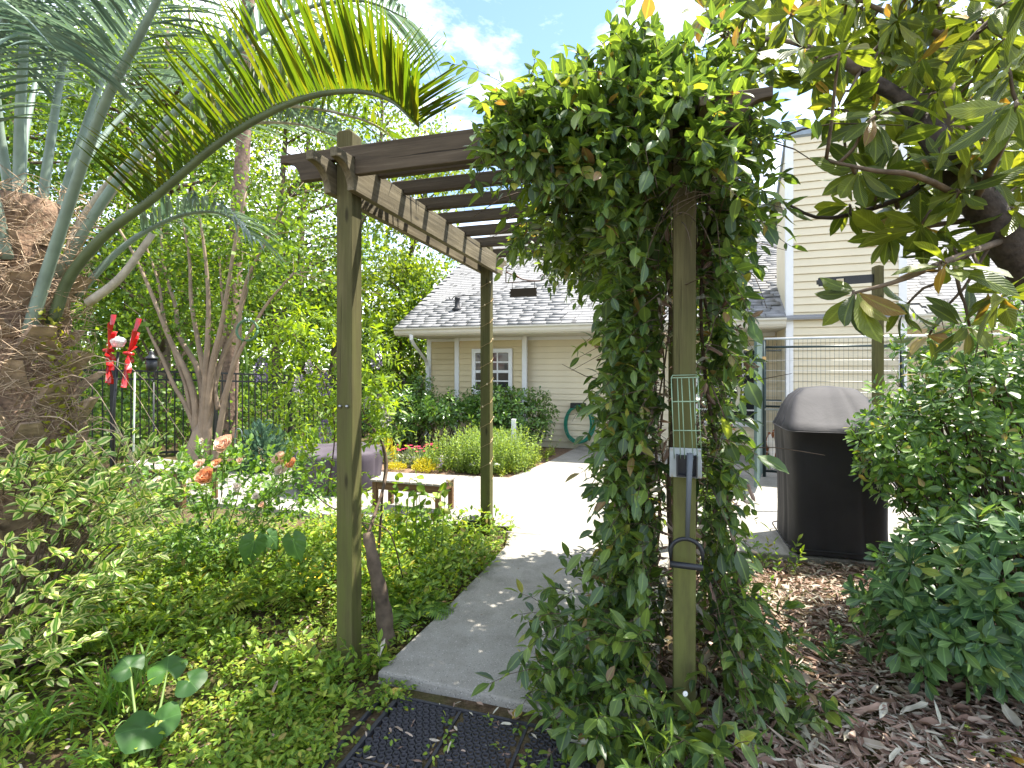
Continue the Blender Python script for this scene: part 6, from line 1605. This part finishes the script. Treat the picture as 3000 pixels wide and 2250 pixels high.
for u, v, lab in ((1291, 1382, 'purple flower spike near the front right of the mulch bed'), (1211, 1345, 'small purple spike before the crimson flowers')):
    t = thing('purple_spike', lab, 'flower', G(u, v) * [1, 1, 0]); q = G(u, v) * [1, 1, 0]; b = Blob(); b.tube([q, q + [0, 0, .14]], .004, .003, 4); b.build('stem', M_GSTEM, t)
    n = 40; h = rng.uniform(0, 1, n); o = q + np.stack([rng.normal(size=n) * .012 * (1 - h), rng.normal(size=n) * .012 * (1 - h), .07 + .11 * h], -1); b = Blob(); b.add(L_SIMPLE, frames(rdir(n), rdir(n)), np.full(n, .02), o); b.build('flower', M_PURP, t)
# shrub and plants by the fence
mound('teal_shrub', 'blue green shrub in front of the fence behind the fire pit', P(775, 1330, 7.3) * [1, 1, 0], (.34, .25, .55), 900, .11, LM_TEAL, T=L_SIMPLE)
mound('fence_plant', 'green leafy plants at the foot of the fence left of the fire pit', P(640, 1350, 7.4) * [1, 1, 0], (.5, .2, .3), 500, .1, LM_FERN, T=L_SIMPLE)
mound('fence_plant', 'green leafy plants at the foot of the fence behind the fire pit', P(930, 1320, 8.4) * [1, 1, 0], (.7, .25, .4), 700, .1, LM_DARKT, T=L_SIMPLE)
mound('yellow_groundling', 'yellow green low plant under the long bench', P(385, 1450, 5.4) * [1, 1, 0], (.3, .2, .12), 400, .06, LM_GC2, T=L_SIMPLE)

# ================================================================== TREES
def crown(blob, C, sig, per, size, T=L_FAR, flat=0.6):
    M = len(C)
    o = np.repeat(C, per, 0) + rng.normal(size=(M * per, 3)) * np.repeat(sig, per)[:, None] * [1, 1, flat]
    d = nrm(rng.normal(size=o.shape) + [0, 0, -.25]); blob.add(T, frames(d, nrm(rng.normal(size=o.shape) + [0, 0, .5])), rng.uniform(.6, 1.25, len(o)) * size, o)
# crepe myrtle: smooth stems fanning out of one foot
cmy = thing('crepe_myrtle', 'multi stemmed crepe myrtle with smooth tan bark before the fence', 'tree', (-4.4, 7.2, 0))
CB = np.array([-4.42, 7.2, -.1])
stems = [[(585, 1340), (585, 1240), (590, 1180)], ]
sp2 = [([(575, 1350), (575, 1250), (570, 1170), (545, 1090), (500, 1000), (460, 900), (400, 760), (330, 640)], .06), ([(585, 1350), (590, 1250), (592, 1150), (575, 1070), (525, 985), (515, 900), (480, 780), (470, 640)], .06),
       ([(590, 1350), (595, 1250), (600, 1160), (605, 1060), (610, 960), (610, 860), (600, 740), (580, 600)], .06), ([(598, 1350), (605, 1250), (612, 1150), (625, 1050), (650, 950), (670, 830), (690, 700), (720, 560)], .06),
       ([(605, 1350), (612, 1250), (622, 1160), (650, 1050), (690, 960), (720, 860), (760, 740), (830, 600)], .055), ([(580, 1350), (570, 1260), (545, 1190), (510, 1130), (475, 1050), (440, 980), (420, 930)], .04),
       ([(625, 1360), (640, 1280), (655, 1190), (675, 1100), (700, 1000), (705, 900), (730, 800), (790, 690)], .05), ([(640, 1200), (628, 1130), (632, 1050), (660, 960), (650, 860), (640, 720)], .035),
       ([(560, 1215), (545, 1130), (520, 1060), (480, 930), (465, 830), (420, 700)], .035), ([(650, 1180), (690, 1060), (740, 960), (790, 880), (860, 800)], .03), ([(600, 1100), (580, 1000), (560, 880), (555, 760), (530, 620)], .04)]
tips_ = []
for i, (pts_, r) in enumerate(sp2):
    q = curve([P(u, v, 7.2 + (0.5 * math.sin(i * 1.9)) * max(0, (1250 - v) / 700)) for u, v in pts_], 24); b = Blob(); b.tube(q, r, .012, 8, prof=np.linspace(r, .014, 24)); b.build('trunk', M_BARKC, cmy); tips_.append(q)
b = Blob(); b.tube(curve([CB, CB + [0, 0, .3], CB + [0.02, 0, .75]], 8), .17, .13, 12, prof=np.array([.18, .17, .165, .16, .15, .13, .09, .04])); b.build('trunk', M_BARKC, cmy)
cb = Blob(); cc = []
for q in tips_:
    for k in range(12, 24):
        for _ in range(1 if k < 17 else 4): cc.append(q[k] + rng.normal(size=3) * [.5, .35, .4] + [0, .45, .3])
cc = np.array(cc); cc = cc[cc[:, 2] > 1.95]
crown(cb, cc, np.full(len(cc), .19), 20, .085); cb.build('crown', LM_TREE, cmy, 'stuff')
tb = Blob()
for c in cc[::4]:
    e = np.concatenate(tips_); j = np.argmin(np.linalg.norm(e - c, axis=1)); tb.tube([e[j], c], .007, .003, 3)
tb.build('twig', M_BARKC, cmy, 'stuff')
def tree(name, label, x, y, H, Rc, nc, per, size, mat, tr=.14, z0=.25, lean=(0, 0), group=None, bark=M_BARK, sig=.34, gz0=-.3):
    t = thing(name, label, 'tree', (x, y, gz0), group)
    top = np.array([x + lean[0], y + lean[1], H]); base = np.array([x, y, gz0 - .2])
    path = curve([base, base * .6 + top * .4 + rng.normal(size=3) * [.25, .25, 0], base * .25 + top * .75 + rng.normal(size=3) * [.3, .3, 0], top], 16)
    b = Blob(); b.tube(path, tr, .03, 8, prof=np.linspace(tr, .03, 16)); b.build('trunk', bark, t)
    C = []
    while len(C) < nc:
        h = random.uniform(z0, 1.0); w = Rc * (math.sin(math.pi * min(1, (h - z0) / (1.02 - z0)) ** .75) * .85 + .22)
        a = random.uniform(0, 6.28); k = math.sqrt(random.random()); ax = path[int(h * 15)]
        C.append(ax + [math.cos(a) * k * w, math.sin(a) * k * w, random.gauss(0, .25)])
    C = np.array(C); bb = Blob()
    for c in C[::2]:
        i = int(np.clip((c[2] - 0.8) / H * 15, 2, 15)); e = path[i]; bb.tube(curve([e, e * .5 + c * .5 + [0, 0, .15], c], 5), tr * .28, .01, 4)
    bb.build('branches', bark, t, 'stuff'); cw = Blob(); crown(cw, C, rng.uniform(.6, 1.3, len(C)) * sig, per, size); cw.build('crown', mat, t, 'stuff'); return t
G_ = 'leafy trees beyond the fence'
LT = 'leafy green tree standing in the woods beyond the fence'
spots = [(-9.5, 9.0, 8, 2.6, LM_DARKT), (-7.2, 10.6, 8.5, 2.4, LM_TREE), (-11.5, 11.5, 10, 2.9, LM_TREE), (-5.6, 12.2, 9.2, 2.3, LM_TREE), (-8.8, 13.6, 11, 2.8, LM_TREE2), (-6.3, 15.5, 11.5, 2.6, LM_TREE2), (-13.5, 14.5, 12, 3.2, LM_TREE), (-10.2, 17.5, 13, 3.2, LM_TREE2), (-15.5, 10.5, 9, 3, LM_DARKT), (-14.5, 19, 14, 3.4, LM_TREE2)]
for i, (x, y, H, Rc, m) in enumerate(spots): tree('woodland_tree', LT, x, y, H, Rc, 85, 130, .12, m, random.uniform(.1, .18), .27, (random.uniform(-.6, .6), 0), G_)
tree('woodland_tree', 'tall pale willowy tree rising left of the house roof', -4.1, 17.0, 9.5, 1.5, 60, 110, .15, LM_TREE2, .12, .22, (1.2, 0), None, sig=.5)
tree('woodland_tree', 'low bright tree filling the gap between fence and house corner', -3.6, 15.0, 4.6, 1.3, 55, 110, .14, LM_TREE2, .09, .2, (.3, 0))
tree('woodland_tree', 'slender tree with thin leaning trunk behind the house corner', -2.9, 13.8, 3.6, .9, 30, 110, .13, LM_TREE, .06, .25, (.45, 0))
tree('woodland_tree', 'feathery tree whose thin top stands before the open sky', -4.9, 13.2, 9.6, 1.25, 46, 75, .13, LM_TREE2, .09, .3, (1.5, 0), None, sig=.5)
tree('woodland_tree', 'light green tree showing behind the loquat above the house', 12.5, 15.5, 11.5, 3.0, 75, 120, .17, LM_TREE2, .2, .45)
pn = thing('pine_tree', 'straight rough pine trunk behind the crepe myrtle', 'tree', (-5.15, 9.15, -.3))
b = Blob(); b.tube(curve([(-5.1, 9.15, -.4), (-4.98, 9.15, 3), (-4.8, 9.2, 6), (-4.7, 9.2, 10)], 16), .155, .10, 10); b.build('trunk', plain('pine_bark', (.17, .115, .085), .95, var=.5, scale=16, bmp=1.0, bscale=18), pn)
b = Blob(); crown(b, np.array([(-4.7, 9.2, 8.6)]) + rng.normal(size=(20, 3)) * [1, .8, 1], np.full(20, .4), 70, .16, L_NARROW); b.build('crown', LM_DARKT, pn, 'stuff')
# the undergrowth that reads as one mass
un = Blob(); C = []
for _ in range(400):
    t = random.random(); k = random.uniform(0, len(fp) - 1.001); i = int(k); q = fp[i] + (fp[i + 1] - fp[i]) * (k - i); back = nrm([q[0] * .55, q[1], 0])
    s = .8 + 5.5 * random.random() ** 1.2; C.append(np.array([q[0], q[1], 0]) + back * s + np.array([random.gauss(0, .4), 0, random.uniform(-.1, .5 + .42 * s)]))
crown(un, np.array(C), np.full(len(C), .30), 55, .10, flat=.8)
for k in range(26):
    q = fp[0] + (fp[-1] - fp[0]) * random.random(); q = np.array([q[0], q[1], -.2]) + nrm([q[0] * .5, q[1], 0]) * random.uniform(1.5, 6); un.tube(curve([q, q + [random.uniform(-.3, .3), 0, 1.5], q + [random.uniform(-.8, .8), 0, 3.6]], 6), random.uniform(.03, .07), .02, 5, rnd=.05)
tag(un.build('undergrowth', LM_DARKT), 'shady undergrowth of the woods behind the black fence', 'undergrowth', kind='stuff')
bw = Blob(); C = np.stack([rng.uniform(-34, -5, 420), rng.uniform(17, 30, 420), rng.uniform(0, 6, 420)], -1); C = C[(C[:, 0] / C[:, 1] < -.27)]
crown(bw, C, np.full(len(C), .9), 60, .34); tag(bw.build('far_woods', LM_TREE), 'far green woods closing the view on the left', 'woods', kind='stuff')
